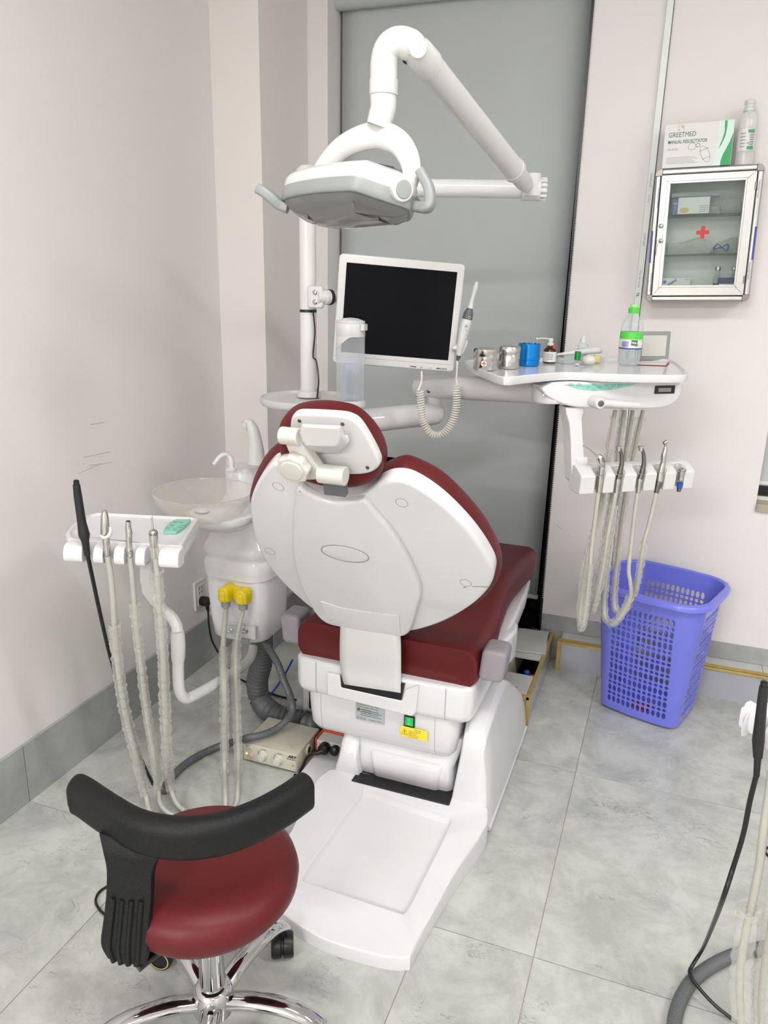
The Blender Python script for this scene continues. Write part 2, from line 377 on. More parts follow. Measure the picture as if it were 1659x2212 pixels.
# skirting
ZS = XP(0, 1640, XL).z
bl = struct('baseboard_left', G().box((XL, YR, 0), (XL + .006, CY, ZS - .002)), m_grout)
for k in range(-8, 3):
    y0 = max(YR, 1.538 + .8 * k) + .001; y1 = min(CY, 2.338 + .8 * k) - .001
    if y1 - y0 > .03:
        o = raw('skirting_tile', G().box((0, -(y1 - y0) / 2, 0), (.012, (y1 - y0) / 2, ZS)), m_base, V((0, 0, 0)), bevel=.001, seg=1); o.location = (XL, (y0 + y1) / 2, 0.0005); o.parent = bl
bc = struct('baseboard_column', G().box((XL + .013, CY - .012, 0), (CX + .012, CY, ZS)), m_base)
part('skirting_tile', G().box((CX, CY + .001, 0), (CX + .012, YB - .013, ZS)), m_base, bc)
LZ = .135; LY = 3.06
ZB = YP(1172, 1324, YB).z
bb = struct('baseboard_back', G().box((WR + .002, YB - .006, 0), (XR, YB, ZB - .001)), m_grout)
for k in range(-1, 5):
    x0 = max(WR + .003, -.154 + .8 * k + .001); x1 = min(XR, .646 + .8 * k - .001)
    o = raw('skirting_tile', G().box((-(x1 - x0) / 2, -.012, 0), ((x1 - x0) / 2, 0, ZB - LZ)), m_base, V((0, 0, 0)), bevel=.001, seg=1); o.location = ((x0 + x1) / 2, YB, LZ); o.parent = bb
# ---- tiled pipe boxing with brass edges: ledge along the back wall and a low box beside the chair
BX0, BX1, BY0 = -.485, -.358, 2.55; BZ = .125
lg = struct('trim_1', G().box((BX1 + .04, LY, 0), (XR, YB - .013, LZ - .008)), m_grout)
for x0, x1 in ((BX1 + .04, .46), (.462, 1.26), (1.262, 2.06), (2.062, XR)):
    part('facing_tile', G().box((x0, LY - .008, 0), (x1, LY, LZ - .004)), m_ledge, lg)
    part('top_tile', G().box((x0, LY, LZ - .008), (x1, YB - .0125, LZ)), m_cover, lg)
part('brass_edge', G().box((BX1 + .028, LY - .014, LZ - .014), (XR, LY - .006, LZ + .002)).box((BX1 + .028, LY - .014, LZ - .002), (XR, LY + .010, LZ + .0025)), m_gold, lg, bevel=.001, seg=1)
part('brass_edge', G().box((BX1 + .028, LY - .018, 0), (BX1 + .044, LY - .008, LZ)), m_gold, lg, bevel=.001, seg=1)
bx = struct('trim_2', G().box((BX0 + .004, BY0 + .004, 0), (BX0 + .012, YB - .02, BZ - .006)).box((BX1 - .012, BY0 + .004, 0), (BX1 - .004, YB - .02, BZ - .006)).box((BX0 + .004, BY0 + .004, 0), (BX1 - .004, BY0 + .012, BZ - .006)), m_grout)
part('facing_tile', G().box((BX1 - .004, BY0, 0), (BX1, LY - .02, BZ - .004)), m_ledge, bx)
part('facing_tile', G().box((BX0, BY0, 0), (BX1, BY0 + .004, BZ - .004)), m_ledge, bx)
part('facing_tile', G().box((BX0, BY0 + .005, 0), (BX0 + .004, YB - .02, BZ - .004)), m_ledge, bx)
part('brass_edge', G().box((BX1 - .012, BY0 - .002, BZ - .012), (BX1 + .002, YB - .02, BZ + .002)), m_gold, bx, bevel=.001, seg=1)
part('brass_edge', G().box((BX0 - .002, BY0 + .02, BZ - .012), (BX0 + .010, YB - .02, BZ + .001)), m_gold, bx, bevel=.001, seg=1)
part('brass_edge', G().box((BX0 - .002, BY0 - .003, BZ - .014), (BX1, BY0 + .010, BZ + .0015)), m_gold, bx, bevel=.001, seg=1)
part('brass_edge', G().box((BX1 - .012, BY0 - .003, 0), (BX1 + .003, BY0 + .012, BZ)), m_gold, bx, bevel=.001, seg=1)
c1 = part('tile_cover', G().box((BX0 + .011, BY0 + .011, BZ - .006), (BX1 - .013, 2.71, BZ + .001)), m_cover, bx, 'pale tile cover with a small bent handle')
part('handle', G().tube([(-.44, 2.615, BZ + .002), (-.437, 2.598, BZ + .004), (-.412, 2.598, BZ + .004)], .0012, 6), m_inkg, c1)
part('tile_cover', G().box((BX0 + .011, 2.855, BZ - .006), (BX1 - .013, 2.98, BZ + .001)), m_cover, bx)
fr = Fr((-.41, 2.975, BZ + .003), (.99, .1, 0), (-.1, .99, 0))
part('tile_cover', G().box((-.082, -.075, 0), (.045, .14, .006), fr), m_cover, bx, 'loose pale tile laid over the box edge')
part('inner_floor', G().box((BX0 + .013, BY0 + .013, .003), (BX1 - .013, YB - .03, .006)), m_blk, bx, 'dark inside of the box')
a = one('marker_pen', G().tube([(-.425, 2.76, .012), (-.418, 2.79, .06), (-.41, 2.80, .085)], .010, 10).ball((-.41, 2.80, .087), .013), m_bcab, 'blue pipe fitting in the open tile box', 'fitting')
b = one('pipe_fitting', G().tube([(-.386, 2.76, .012), (-.384, 2.78, .08)], .006, 10).box((-.394, 2.772, .072), (-.375, 2.788, .092)), m_redp, 'small red pipe fitting in the open tile box', 'fitting')
a.name = 'pipe_fitting'

# ---- the tall window with its roller blind
BYl = 3.27
wn = struct('window_1', G().box((WL, 3.36, .03), (WL + .05, 3.40, TOP1)).box((WR - .05, 3.36, .03), (WR, 3.40, TOP1)).box((WL, 3.36, TOP1 - .05), (WR, 3.40, TOP1)).box((WL, 3.36, .03), (WR, 3.40, .10)).box(((WL + WR) / 2 - .03, 3.36, .03), ((WL + WR) / 2 + .03, 3.40, TOP1)).box((WR - .012, YB + .012, .03), (WR, 3.36, TOP1)), m_frame)
mid = (WL + WR) / 2
for x0, x1 in ((WL + .05, mid - .03), (mid + .03, WR - .05)):
    part('pane', G().box((x0, 3.376, .10), (x1, 3.384, TOP1 - .05)), m_nglass, wn)
part('threshold', G().box((WL + .001, YB - .10, 0.001), (WR - .075, 3.42, .028)), m_bmarb, wn, 'black marble threshold with white veins')
part('bronze_edge', G().box((WR - .125, YB - .02, .028), (WR - .075, YB + .06, .05)), m_sill, wn)
bt = thing('roller_blind', 'grey fabric roller blind pulled down over the tall window', 'blind', (mid, BYl, .2))
q = [YP(738.5, 300, BYl), YP(1160, 1290, BYl), YP(1281, 0, BYl)]
zb = q[1].z; xl = q[0].x
g = G(); zs = [zb + (TOP1 - .06 - zb) * k / 24 for k in range(25)]; rows = []
for z in zs:
    t = (z - q[1].z) / (q[2].z - q[1].z); xr = q[1].x + (q[2].x - q[1].x) * t
    rows.append([V((xl + (xr - xl) * k / 12, BYl + .003 * sin(z * 3 + k * .4) * (k / 12), z)) for k in range(13)])
g.loft(rows, cap=False, closed=False)
part('fabric', g, m_blind, bt, solid=.0012)
zr = YP(740, 22, 3.24).z + .034
part('roller', G().cyl((xl - .012, 3.24, zr), (q[2].x + .005, 3.24, zr), .036, n=24), m_blind, bt)
part('bracket', G().box((xl - .022, 3.20, zr - .03), (xl - .013, 3.285, zr + .045)), m_wht2, bt)
part('bottom_bar', G().tube([(xl, BYl, zb), (q[1].x + .004, BYl, zb)], .011, 12), m_wht2, bt, 'cream bottom bar of the blind')
p = YP(1135, 1292, BYl - .012)
text('bar_print', 'BLINDS', .018, Fr((p.x - .10, BYl - .0125, zb - .006), (1, 0, 0), (0, 0, 1)), 0, 0, 0, m_ink, bt)
g = G(); cx = WR - .006; a = YP(1285, 0, 3.13); b = YP(1171, 1300, 3.13)
n = int((a.z - b.z + .25) / .009)
for k in range(n):
    z = a.z + .25 - k * .009; t = (z - b.z) / (a.z - b.z); c = V((b.x + (a.x - b.x) * t, 3.142, z)); r = .0032
    g.add([c + V(d) * r for d in ((1, 0, 0), (-1, 0, 0), (0, 1, 0), (0, -1, 0), (0, 0, 1), (0, 0, -1))], [(0, 2, 4), (2, 1, 4), (1, 3, 4), (3, 0, 4), (2, 0, 5), (1, 2, 5), (3, 1, 5), (0, 3, 5)])
o = part('bead_chain', g, m_chain, bt, 'white bead pull chain'); o['kind'] = 'stuff'
# ---- the second window, only its lower corner in view
w2 = struct('window_2', G().box((W2L, 3.36, W2Z + .05), (1.75, 3.40, W2Z + .1)).box((W2L, 3.36, W2Z + .05), (W2L + .04, 3.40, 2.4)), m_frame)
part('pane', G().box((W2L + .04, 3.376, W2Z + .1), (1.7, 3.384, 2.38)), m_nglass, w2)
part('sill', G().box((W2L + .001, YB - .012, W2Z - .03), (1.74, 3.36, W2Z + .002)), m_sill, w2, 'mottled stone window sill', bevel=.003)
part('sill_strip', G().box((W2L + .001, YB + .05, W2Z + .003), (1.74, YB + .06, W2Z + .018)), m_wht2, w2)
z2 = YP(1650, 1046, 3.2).z
b2 = thing('roller_blind', 'grey roller blind over the small window with the stone sill', 'blind', (W2L + .3, 3.22, z2))
part('fabric', G().box((W2L + .006, 3.219, z2), (1.73, 3.221, 2.36)), m_blind, b2)
part('bottom_bar', G().tube([(W2L + .006, 3.22, z2), (1.73, 3.22, z2)], .010, 10), m_wht2, b2)
# ---- cable trunking on the back wall
p = YP(1383, 600, YB - .01); tx = p.x
t = thing('cable_trunking', 'pale narrow cable trunking running up the wall beside the cabinet', 'cable duct', (tx, YB - .007, LZ))
part('channel', G().box((tx - .011, YB - .015, ZB + .001), (tx + .011, YB - .0005, CEIL - .001)), m_trunk, t, bevel=.001, seg=1)
part('seam', G().box((tx + .0112, YB - .006, ZB + .002), (tx + .0128, YB - .0006, CEIL - .002)), m_ink, t)
tf = Fr((tx, YB - .0152, 1.53), (0, 0, -1), (1, 0, 0))
text('print', 'TIL', .012, tf, -.02, -.006, .0, m_ink, t, bold=.0004)
for z, s in ((1.60, 'Ong nep vuong'), (1.73, 'TIFAPLAST'), (1.86, 'TCVN'), (1.93, 'TIFAPLAST')):
    text('print', s, .010, Fr((tx, YB - .0152, z), (0, 0, -1), (1, 0, 0)), -.03, -.004, 0, m_inkg, t)
# ---- wall scuffs
for pts in (((194, 1005), (215, 1003), (242, 998)), ((180, 988), (238, 976)), ((178, 1002), (182, 1003)), ((195, 917), (225, 912)), ((63, 1398), (67, 1395)), ((168, 1023), (218, 1001))):
    g = G(); P = [XP(a, b, XL) + V((.0006, 0, 0)) for a, b in pts]; g.tube(P, .0007, 4); part('scuff_mark', g, m_scuff, wl)
for pts in (((1201, 1133), (1215, 1144)), ((1228, 1155), (1232, 1159))):
    g = G(); P = [YP(a, b, YB) - V((0, .0006, 0)) for a, b in pts]; g.tube(P, .0006, 4); part('scuff_mark', g, m_scuff, wb)
# ---- ceiling fittings
for i, (x, y, lx, ly, pw) in enumerate(LAMPS):
    t = thing('ceiling_light', ['long ceiling tube light at the far end of the room', 'long ceiling tube light at the far end beside the right wall', 'long ceiling tube light over the dental chair', 'long ceiling tube light over the second treatment place'][i], 'light', (x, y, CEIL - .06))
    part('housing', G().box((x - lx / 2, y - ly / 2, CEIL - .06), (x + lx / 2, y + ly / 2, CEIL - .001)), m_wht2, t, bevel=.004)
    for d in (-.05, .05): part('tube', G().cyl((x - lx / 2 + .03, y + d, CEIL - .066), (x + lx / 2 - .03, y + d, CEIL - .066), .008, n=10), m_lampw, t)
# ---- socket on the left wall
c = XP(429, 1284, XL); sf = Fr((XL, c.y, c.z), (0, 1, 0), (0, 0, 1))
so = thing('wall_socket', 'white double wall socket above the grey skirting', 'socket', c)
part('plate', G().pad(sf, rrect(-.036, -.062, .036, .062, .005), 0, .009, 0, .003), m_ivory, so)
part('insert', G().pad(sf, rrect(-.02, -.045, .02, .045, .003), .009, .011, 0, .001), m_wht2, so)
for u, v_ in ((-.009, .03), (.009, .03), (-.009, .012), (.009, .012)): part('slot', G().box((u - .0025, v_ - .004, .0105), (u + .0025, v_ + .004, .0113), sf), m_blk, so)
pl = thing('power_plug', 'black angled mains plug in the lower wall socket, cable hanging', 'plug', sf(0, -.03, .011))
part('plug_body', G().lathe([(.019, 0), (.021, .012), (.021, .028), (.012, .04)], sf(0, -.026, .0112), sf.z, 20).tube([sf(0, -.026, .026), sf(.012, -.045, .03), sf(.018, -.075, .03)], [.012, .010, .006], 10), m_blk, pl, bevel=.001)
P = [sf(.018, -.074, .03), XP(452, 1355, XL + .03), XP(461, 1390, XL + .04), ZP(490, 1438, .1), ZP(510, 1462, .005), ZP(535, 1475, .005), ZP(590, 1500, .006), ZP(640, 1512, .006)]
part('cable', G().tube(P, .0042, 8, k=6), m_blk, pl)
# ================================================================ dental chair
ch = thing('dental_chair', 'white dental chair with dark red cushions, reclined backrest seen from behind', 'dental chair', (-.66, 2.0, 0))
XC = -.703
# -- floor plate with a shallow pan
def zt(y): return .040 + (.084 - .040) * (y - 1.38) / .52
outl = [ZP(a, b, 0) for a, b in ((885, 2096), (860, 2097), (822, 2093), (709, 2060), (640, 2022))] + [V((-.80, 1.41, 0)), V((-.845, 1.435, 0)), V((-.866, 1.47, 0)), V((-.872, 1.66, 0)), V((-.876, 1.93, 0)), V((-.60, 1.94, 0)), V((-.362, 1.93, 0)), V((-.392, 1.66, 0)), V((-.418, 1.45, 0))]
N_ = 96; O = resample(crom(outl, 4, True), N_)
cen = V((-.63, 1.66, 0))
inn = crom([ZP(a, b, .055) for a, b in ((866, 1970), (700, 1915), (655, 1900), (668, 1870), (775, 1735), (790, 1720), (880, 1750), (968, 1780), (972, 1795), (900, 1930), (878, 1966))], 5, True)
def angpar(P, A):                          # outline points seen from the plate centre at the given bearings
    out = []
    for a in A:
        d = V((cos(a), sin(a), 0)); best = None
        for i in range(len(P)):
            p, q = P[i] - cen, P[(i + 1) % len(P)] - cen
            e = q - p; den = d.x * e.y - d.y * e.x
            if abs(den) < 1e-12: continue
            t = (p.x * e.y - p.y * e.x) / den; s_ = (p.x * d.y - p.y * d.x) / den
            if t > 0 and -1e-6 <= s_ <= 1 + 1e-6: best = max(best or 0, t)
        out.append(cen + d * (best or .2))
    return out
A = sorted(set([math.atan2((p - cen).y, (p - cen).x) for p in O]))
Oa = angpar(O, A); Ia = angpar([V((p.x, p.y, 0)) for p in inn], A)
def sc(P, k): return [cen + (p - cen) * k for p in P]
def zz(P, d): return [V((p.x, p.y, max(.001, zt(p.y) + d))) for p in P]
g = G(); g.loft([[V((p.x, p.y, .0005)) for p in Oa], zz(Oa, -.010), zz(sc(Oa, .996), -.003), zz(sc(Oa, .986), 0), zz(sc(Ia, 1.01), 0), zz(Ia, -.001), zz(sc(Ia, .975), -.018), zz(sc(Ia, .955), -.022), zz(sc(Ia, .3), -.022)])
part('base_plate', g, m_wht, ch, sharp=30)
part('side_plate', G().pad(WORLD, [(-.995, 1.90), (-.86, 1.82), (-.86, 2.25), (-.995, 2.25)], .0005, .024, 0, .006), m_wht, ch, bevel=.002)
part('rubber_gap', G().box((-.79, 1.90, .04), (-.475, 1.99, .088)), m_rub, ch, bevel=.004)
# -- side towers of the lift
def tower(secs):
    g = G(); R = []
    for y, xa, xb, xc, xd, z in secs:        # outer bottom, outer top, inner top, inner bottom
        z0 = .0006; ri = min(.02, z * .3)
        R.append([V(p) for p in ((xa, y, z0), (xa, y, .03), (xa + (xb - xa) * .5, y + .004, z * .62), (xb, y + .006, z - ri), (xb + (xc - xb) * .2, y + .01, z - ri * .2), (xc + (xb - xc) * .2, y + .01, z - ri * .2), (xc, y + .006, z - ri), (xd, y, .03), (xd, y, z0))])
    g.loft(R); return g
part('tower_cover', tower([(1.932, -.366, -.392, -.455, -.485, .27), (1.95, -.36, -.388, -.455, -.485, .315), (1.99, -.358, -.387, -.46, -.49, .338), (2.1, -.356, -.388, -.47, -.5, .345), (2.25, -.356, -.392, -.47, -.5, .338), (2.36, -.356, -.385, -.47, -.5, .28), (2.46, -.356, -.375, -.47, -.5, .20), (2.535, -.36, -.375, -.47, -.5, .13)]), m_wht, ch, bevel=.006, sharp=50)
part('tower_flange', G().tube([(-.3585, y, .012) for y in (1.935, 2.2, 2.53)], .006, 8), m_wht, ch)
part('tower_cover', tower([(1.925, -.868, -.842, -.79, -.765, .16), (1.95, -.87, -.845, -.79, -.765, .2), (2.05, -.875, -.85, -.79, -.765, .27), (2.4, -.88, -.86, -.79, -.765, .27), (2.55, -.88, -.86, -.79, -.765, .12)]), m_wht, ch, bevel=.006, sharp=50)
# -- lift neck cover
g = G(); R = []
for z, y, xa, xb in ((.055, 2.005, -.775, -.492), (.065, 1.975, -.785, -.485), (.09, 1.955, -.79, -.483), (.14, 1.945, -.79, -.482), (.17, 1.95, -.79, -.484), (.195, 1.965, -.80, -.475), (.235, 1.975, -.815, -.465), (.26, 1.98, -.82, -.46)):
    R.append([V((x, yy, z)) for x, yy in rrect(xa, y, xb, 2.35, .025, 4)])
part('neck_cover', G().loft(R), m_wht, ch, sharp=50)
g = G(); R = []
for z, y, xa, xb in ((.075, 1.962, -.735, -.525), (.09, 1.946, -.74, -.52), (.14, 1.9365, -.745, -.515), (.172, 1.941, -.75, -.51), (.178, 1.95, -.75, -.51)):
    R.append([V((x, yy, z)) for x, yy in rrect(xa, y, xb, 2.2, .02, 4)])
part('neck_panel', G().loft(R), m_wht, ch, sharp=50)
# -- rear housing below the seat
g = G(); R = []
for z, y, xa, xb in ((.182, 2.015, -.914, -.513), (.190, 1.985, -.93, -.498), (.206, 1.958, -.947, -.486), (.229, 1.944, -.957, -.478), (.28, 1.940, -.961, -.473), (.356, 1.938, -.965, -.471)):
    R.append([V((x, yy, z)) for x, yy in rrect(xa, y, xb, 2.42, .04, 6)])
hs = part('rear_housing', G().loft(R), m_wht, ch, sharp=50)
for x in (-.91, -.54): part('seam', G().tube([(x, 1.938, .353), (x, 1.940, .28), (x + .001, 1.944, .229), (x + .003, 1.958, .206)], .0006, 4), m_inkg, hs)
HF = Fr((0, 1.9375, 0), (1, 0, 0), (0, 0, 1))
def hpx(x, y, d=0.0): p = YP(x, y, 1.9375 - d); return p.x, p.z
x0, z1 = hpx(769, 1514); x1, z0 = hpx(830, 1566)
dp = part('data_plate', G().pad(HF, rrect(x0, z0, x1, z1, .003), .0002, .0018, 0, .0004), m_plate, hs, 'silver data plate with small print')
for k, s in enumerate(('INTEGRAL DENTAL UNIT  MODEL', 'RATED VOLTAGE AC 220V  50Hz', 'INPUT POWER 750VA', 'SERIAL NUMBER  DATE')): text('print', s, .0058, HF, x0 + .004, z1 - .0095 - k * .0075, .0019, m_ink, dp, sx=.82)
for k in range(4): part('print_line', G().box((x0 + .016, z0 + .018 + k * .006, .0018), (x1 - .008 - (k % 2) * .01, z0 + .0195 + k * .006, .0020), HF), m_ink, dp)
part('print_mark', G().box((x0 + .005, z0 + .034, .0018), (x0 + .013, z0 + .037, .0020), HF).box((x0 + .0105, z0 + .036, .0018), (x0 + .013, z0 + .042, .0020), HF), m_ink, dp)
text('print', 'CE  MADE IN CHINA', .0055, HF, x1 - .05, z0 + .005, .0019, m_ink, dp, sx=.8)
for k in range(3): part('print_mark', G().ring(HF, ell(x0 + .008 + k * .011, z0 + .007, .003, .003, 10), .0019, .0005, 4), m_ink, dp)
x0, z1 = hpx(874, 1543); x1, z0 = hpx(896, 1569)
sw = part('power_switch', G().pad(HF, rrect(x0, z0 - .004, x1, z1, .002), .0002, .005, 0, .001), m_blk, hs, 'black rocker switch with a lit green rocker')
part('rocker', G().pad(HF, rrect(x0 + .004, z0 + .002, x1 - .004, z1 - .004, .001), .005, .0075, 0, .001), m_greensw, sw)
cx = (x0 + x1) / 2
part('mark', G().box((cx - .0006, (z0 + z1) / 2 + .001, .0076), (cx + .0006, z1 - .007, .0078), HF).ring(HF, ell(cx, z0 + .009, .003, .003, 12), .0077, .0004, 4), m_wht2, sw)
x0, z1 = hpx(866, 1566); x1, z0 = hpx(924, 1600)
ws = part('warning_sticker', G().pad(HF, rrect(x0, z0, x1, z1 + .002, .003), .0055, .0062, 0, .0002), m_sticker, hs, 'yellow warning sticker with a black triangle')
zc = (z0 + z1) / 2; tx0 = x0 + .004; tw = .020
part('triangle', G().tube([HF(tx0, zc - .008, .0064), HF(tx0 + tw, zc - .008, .0064), HF(tx0 + tw / 2, zc + .011, .0064)], .0007, 5, closed=True), m_ink, ws)
text('print', '!', .016, HF, tx0 + tw / 2, zc - .006, .0063, m_ink, ws, 'CENTER', .0003)
text('print', 'Warning', .006, HF, (x0 + x1) / 2 + .012, z1 - .0055, .0063, m_ink, ws, 'CENTER')
for k, s in enumerate(('1.Must cut down Electricity', 'and ground wire and', 'protection switch.', '2.Must throw the power', 'switch and gas termin')): text('print', s, .0043, HF, x0 + .027, z1 - .011 - k * .0048, .0063, m_ink, ws, sx=.75)
part('pan_foot', G().cyl((-.78, 1.985, .188), (-.78, 1.985, .178), .008, n=10), m_inkg, ch)
# -- seat shell with the pocket for the back link
sh = part('seat_shell', G().pad(WORLD, crom2([(-1.0, 1.99), (-.985, 1.94), (-.935, 1.927), (-.71, 1.922), (-.498, 1.927), (-.447, 1.94), (-.429, 1.99), (-.427, 2.2), (-.437, 2.48), (-.99, 2.48), (-1.002, 2.2)], 5), .336, .458, .03, .012), m_wht, ch)
for x in (-.92, -.508): part('seam', G().tube([(x, 1.9245, .455), (x, 1.9235, .40), (x, 1.9245, .36), (x, 1.936, .343)], .0006, 4), m_inkg, sh)
def spx(x, y, Y=1.915): p = YP(x, y, Y); return p.x, p.z
SF = Fr((0, 1.915, 0), (1, 0, 0), (0, 0, 1))
fo = [spx(*p) for p in ((706, 1452), (735, 1458), (738, 1484), (868, 1513), (875, 1490), (905, 1480), (898, 1540), (890, 1547), (708, 1500))]
part('pocket_frame', G().slab(SF, fo, -.02, .004), m_wht, sh, bevel=.004)
po = [spx(*p) for p in ((737, 1452), (737, 1487), (866, 1512), (874, 1478))]
part('pocket', G().slab(SF, po, -.012, .0015), m_blk, sh, 'dark slot behind the back link')
# -- seat and leg cushion
secs = []
for y, hw, zb_, ztop in ((1.962, .24, .475, .52), (1.952, .265, .455, .545), (1.953, .283, .445, .56), (1.975, .288, .442, .565), (2.05, .289, .44, .555), (2.2, .288, .442, .548), (2.32, .276, .45, .565), (2.45, .270, .465, .590), (2.55, .270, .465, .592), (2.7, .276, .455, .578), (2.85, .286, .445, .565), (2.93, .286, .445, .56), (2.97, .27, .455, .548), (2.985, .24, .475, .525)):
    h_ = (ztop - zb_) / 2; r_ = min(.05, h_ * .98); P = rrect(-hw, zb_, hw, ztop, r_, 6)
    secs.append([V((XC - .008 + a, y, b + (.016 * (abs(a) / hw) ** 3 if b > (zb_ + ztop) / 2 else 0))) for a, b in P])
part('seat_cushion', G().loft(secs), m_red, ch, sharp=60)
secs = [[V((XC + a, y, b)) for a, b in rrect(-hw, z0_, hw, z1_, .012, 3)] for y, hw, z0_, z1_ in ((2.3, .285, .39, .45), (2.45, .289, .40, .468), (2.7, .28, .40, .46), (2.9, .262, .405, .447))]
part('leg_rest_shell', G().loft(secs), m_wht, ch, sharp=50)
# -- grey hinge blocks of the arms
for nm, pxs, Yf, dp_ in (('right', ((1036, 1402), (1085, 1480)), 1.955, .085), ('left', ((607, 1326), (650, 1396)), 1.98, .085)):
    a = YP(*pxs[0], Yf); b = YP(*pxs[1], Yf)
    bf = Fr((0, Yf, 0), (1, 0, 0), (0, 0, 1))
    part('arm_hinge', G().pad(bf, [(x + (.006 if zq > (a.z + b.z) / 2 else 0) * (1 if nm == 'right' else -1), zq) for x, zq in rrect(min(a.x, b.x), b.z, max(a.x, b.x), a.z, .018)], -dp_, 0, .008, .012), m_mgrey, ch)
# -- backrest
t_ = math.radians(34)
FB = Fr((XC, 1.56, 1.15), (1, 0, 0), (0, -sin(t_), cos(t_)))
rp = FB.pts([(729, 1076), (775, 1072), (800, 1060), (818, 1046), (848, 1037), (889, 1045), (951, 1086), (1012, 1147), (1053, 1205), (1066, 1242), (1053, 1277), (1012, 1315), (951, 1348), (885, 1366)])
lp = FB.pts([(830, 1362), (760, 1353), (693, 1330), (623, 1274), (574, 1217), (549, 1164), (539, 1102), (543, 1070), (561, 1033), (586, 1004), (605, 1006), (628, 1024), (643, 1040), (680, 1063)])
shell = crom2(rp + lp, 5)
def bump(P, d): return [(x, y) for x, y in offset(ccw(P), d)]
bs = part('back_shell', G().pad(FB, shell, -.04, 0, .004, .012), m_wht, ch, sharp=50)
cush = crom2(FB.pts([(697, 1052), (745, 1058), (790, 1040), (818, 1022), (852, 1008), (885, 1012), (951, 1046), (1012, 1104), (1055, 1160), (1079, 1215), (1074, 1255), (1030, 1300), (955, 1335), (885, 1350), (770, 1340), (705, 1318), (640, 1262), (590, 1205), (562, 1160), (547, 1102), (541, 1066), (551, 1026), (573, 988), (600, 975), (630, 995), (655, 1030)], -.055), 4)
part('back_cushion', G().pad(FB, cush, -.115, -.028, .04, .03, 0), m_red, ch, sharp=70)
cp = FB.pts([(646, 1043), (637, 1100), (634, 1160), (641, 1220), (662, 1280), (700, 1334), (760, 1351), (830, 1361), (882, 1364), (905, 1306), (913, 1272), (905, 1240), (880, 1185), (848, 1135), (812, 1095), (794, 1072), (770, 1074), (729, 1077), (690, 1066), (665, 1054)])
cpp = part('back_panel', G().pad(FB, [(p.x, p.y) for p in resample([(a, b, 0) for a, b in crom2(cp, 6)], 110)], -.004, .016, .0, .011), m_wht, bs, sharp=50)
part('emblem_groove_shade', G().ring(FB, ell(*FB.px(745, 1196, .016), .0655, .033, 40), .0165, .0014), m_grey, cpp)  # grey ring stands in for the shade in the emblem's indented outline
part('emblem', G().pad(FB, ell(*FB.px(745, 1196, .016), .064, .0315, 40), .013, .0172, 0, .003, .001), m_wht, cpp)
for p in ((868, 1086), (1006, 1259), (601, 1051), (583, 1191)): part('screw_cap', G().ring(FB, ell(*FB.px(*p), .0145, .0145, 24), .0003, .0007, 4), m_grey, bs)
lo = FB.pts([(693, 1298), (735, 1312), (800, 1322), (862, 1329), (866, 1366), (830, 1363), (760, 1353), (706, 1336)], .016)
part('lower_panel', G().pad(FB, lo, .002, .0182, 0, .001), m_wht, bs, sharp=50)
part('scuff_mark', G().tube([FB(*FB.px(a, b), .0004) for a, b in ((1020, 1267), (1036, 1267), (1055, 1268))], .0009, 4).tube([FB(*FB.px(a, b), .0004) for a, b in ((1001, 1269), (1007, 1268))], .0012, 4), m_inkg, bs)
# -- white back link
rows = []
for L, Rr, Y in (((737, 1335), (862, 1358), 1.935), ((736, 1360), (865, 1378), 1.92), ((735, 1400), (866, 1416), 1.908), ((736, 1440), (866, 1460), 1.915), ((742, 1470), (866, 1490), 1.915), ((752, 1488), (868, 1502), 1.925)):
    a = YP(*L, Y); b = YP(*Rr, Y); rows.append([a.lerp(b, k / 8) for k in range(9)])
cols = [crom([r[k] for r in rows], 5) for k in range(9)]
part('back_link', G().loft([[c[i] for c in cols] for i in range(len(cols[0]))], cap=False, closed=False), m_wht2, ch, solid=.008)
# -- headrest
th = math.radians(24)
FH = Fr(YP(722, 955, 1.50), (1, 0, 0), (0, -sin(th), cos(th)))
hc = crom2(FH.pts([(613, 940), (614, 905), (627, 884), (650, 873), (690, 868), (730, 871), (768, 882), (800, 908), (823, 940), (835, 975), (833, 1003), (818, 1022), (780, 1036), (730, 1036), (680, 1026), (640, 1004), (620, 975)], -.055), 4)
part('headrest_cushion', G().pad(FH, hc, -.085, -.012, .03, .022), m_red, ch, sharp=70)
hp = crom2(FH.pts([(626, 930), (628, 905), (638, 895), (660, 893), (732, 897), (757, 903), (776, 917), (799, 953), (816, 987), (819, 1004), (811, 1016), (791, 1025), (755, 1027), (700, 1020), (655, 1003), (634, 975)]), 4)
pl_ = part('headrest_plate', G().pad(FH, hp, -.02, 0, .002, .008), m_wht2, ch, sharp=50)
for p in ((647, 909), (740, 916), (794, 1010)):
    s_ = part('screw', G().pad(FH, ell(*FH.px(*p), .0045, .0045, 14), -.001, .0015, 0, .0005), m_steeld, pl_)
br = part('headrest_bracket', G().pad(FH, crom2(FH.pts([(612, 945), (640, 940), (652, 960), (672, 990), (692, 1020), (690, 1036), (655, 1036), (640, 1010), (626, 985), (616, 962)], .045), 3), .02, .045, .002, .006), m_ivory, ch)
def hcyl(p, q, r, z): a = FH(*FH.px(*p, z), z); b = FH(*FH.px(*q, z), z); return a, b, r
a, b, r = hcyl((607, 940), (647, 944), .019, .04); part('pivot', G().cyl(a, b, r, n=24), m_ivory, br, bevel=.002)
bo = ccw(FH.pts([(652, 916), (735, 920), (738, 945), (735, 960), (728, 968), (662, 966), (648, 952), (646, 934)], .045))
bo2 = ccw(FH.pts([(650, 935), (752, 938), (757, 950), (750, 962), (735, 972), (662, 972), (648, 960), (646, 948)], 0))
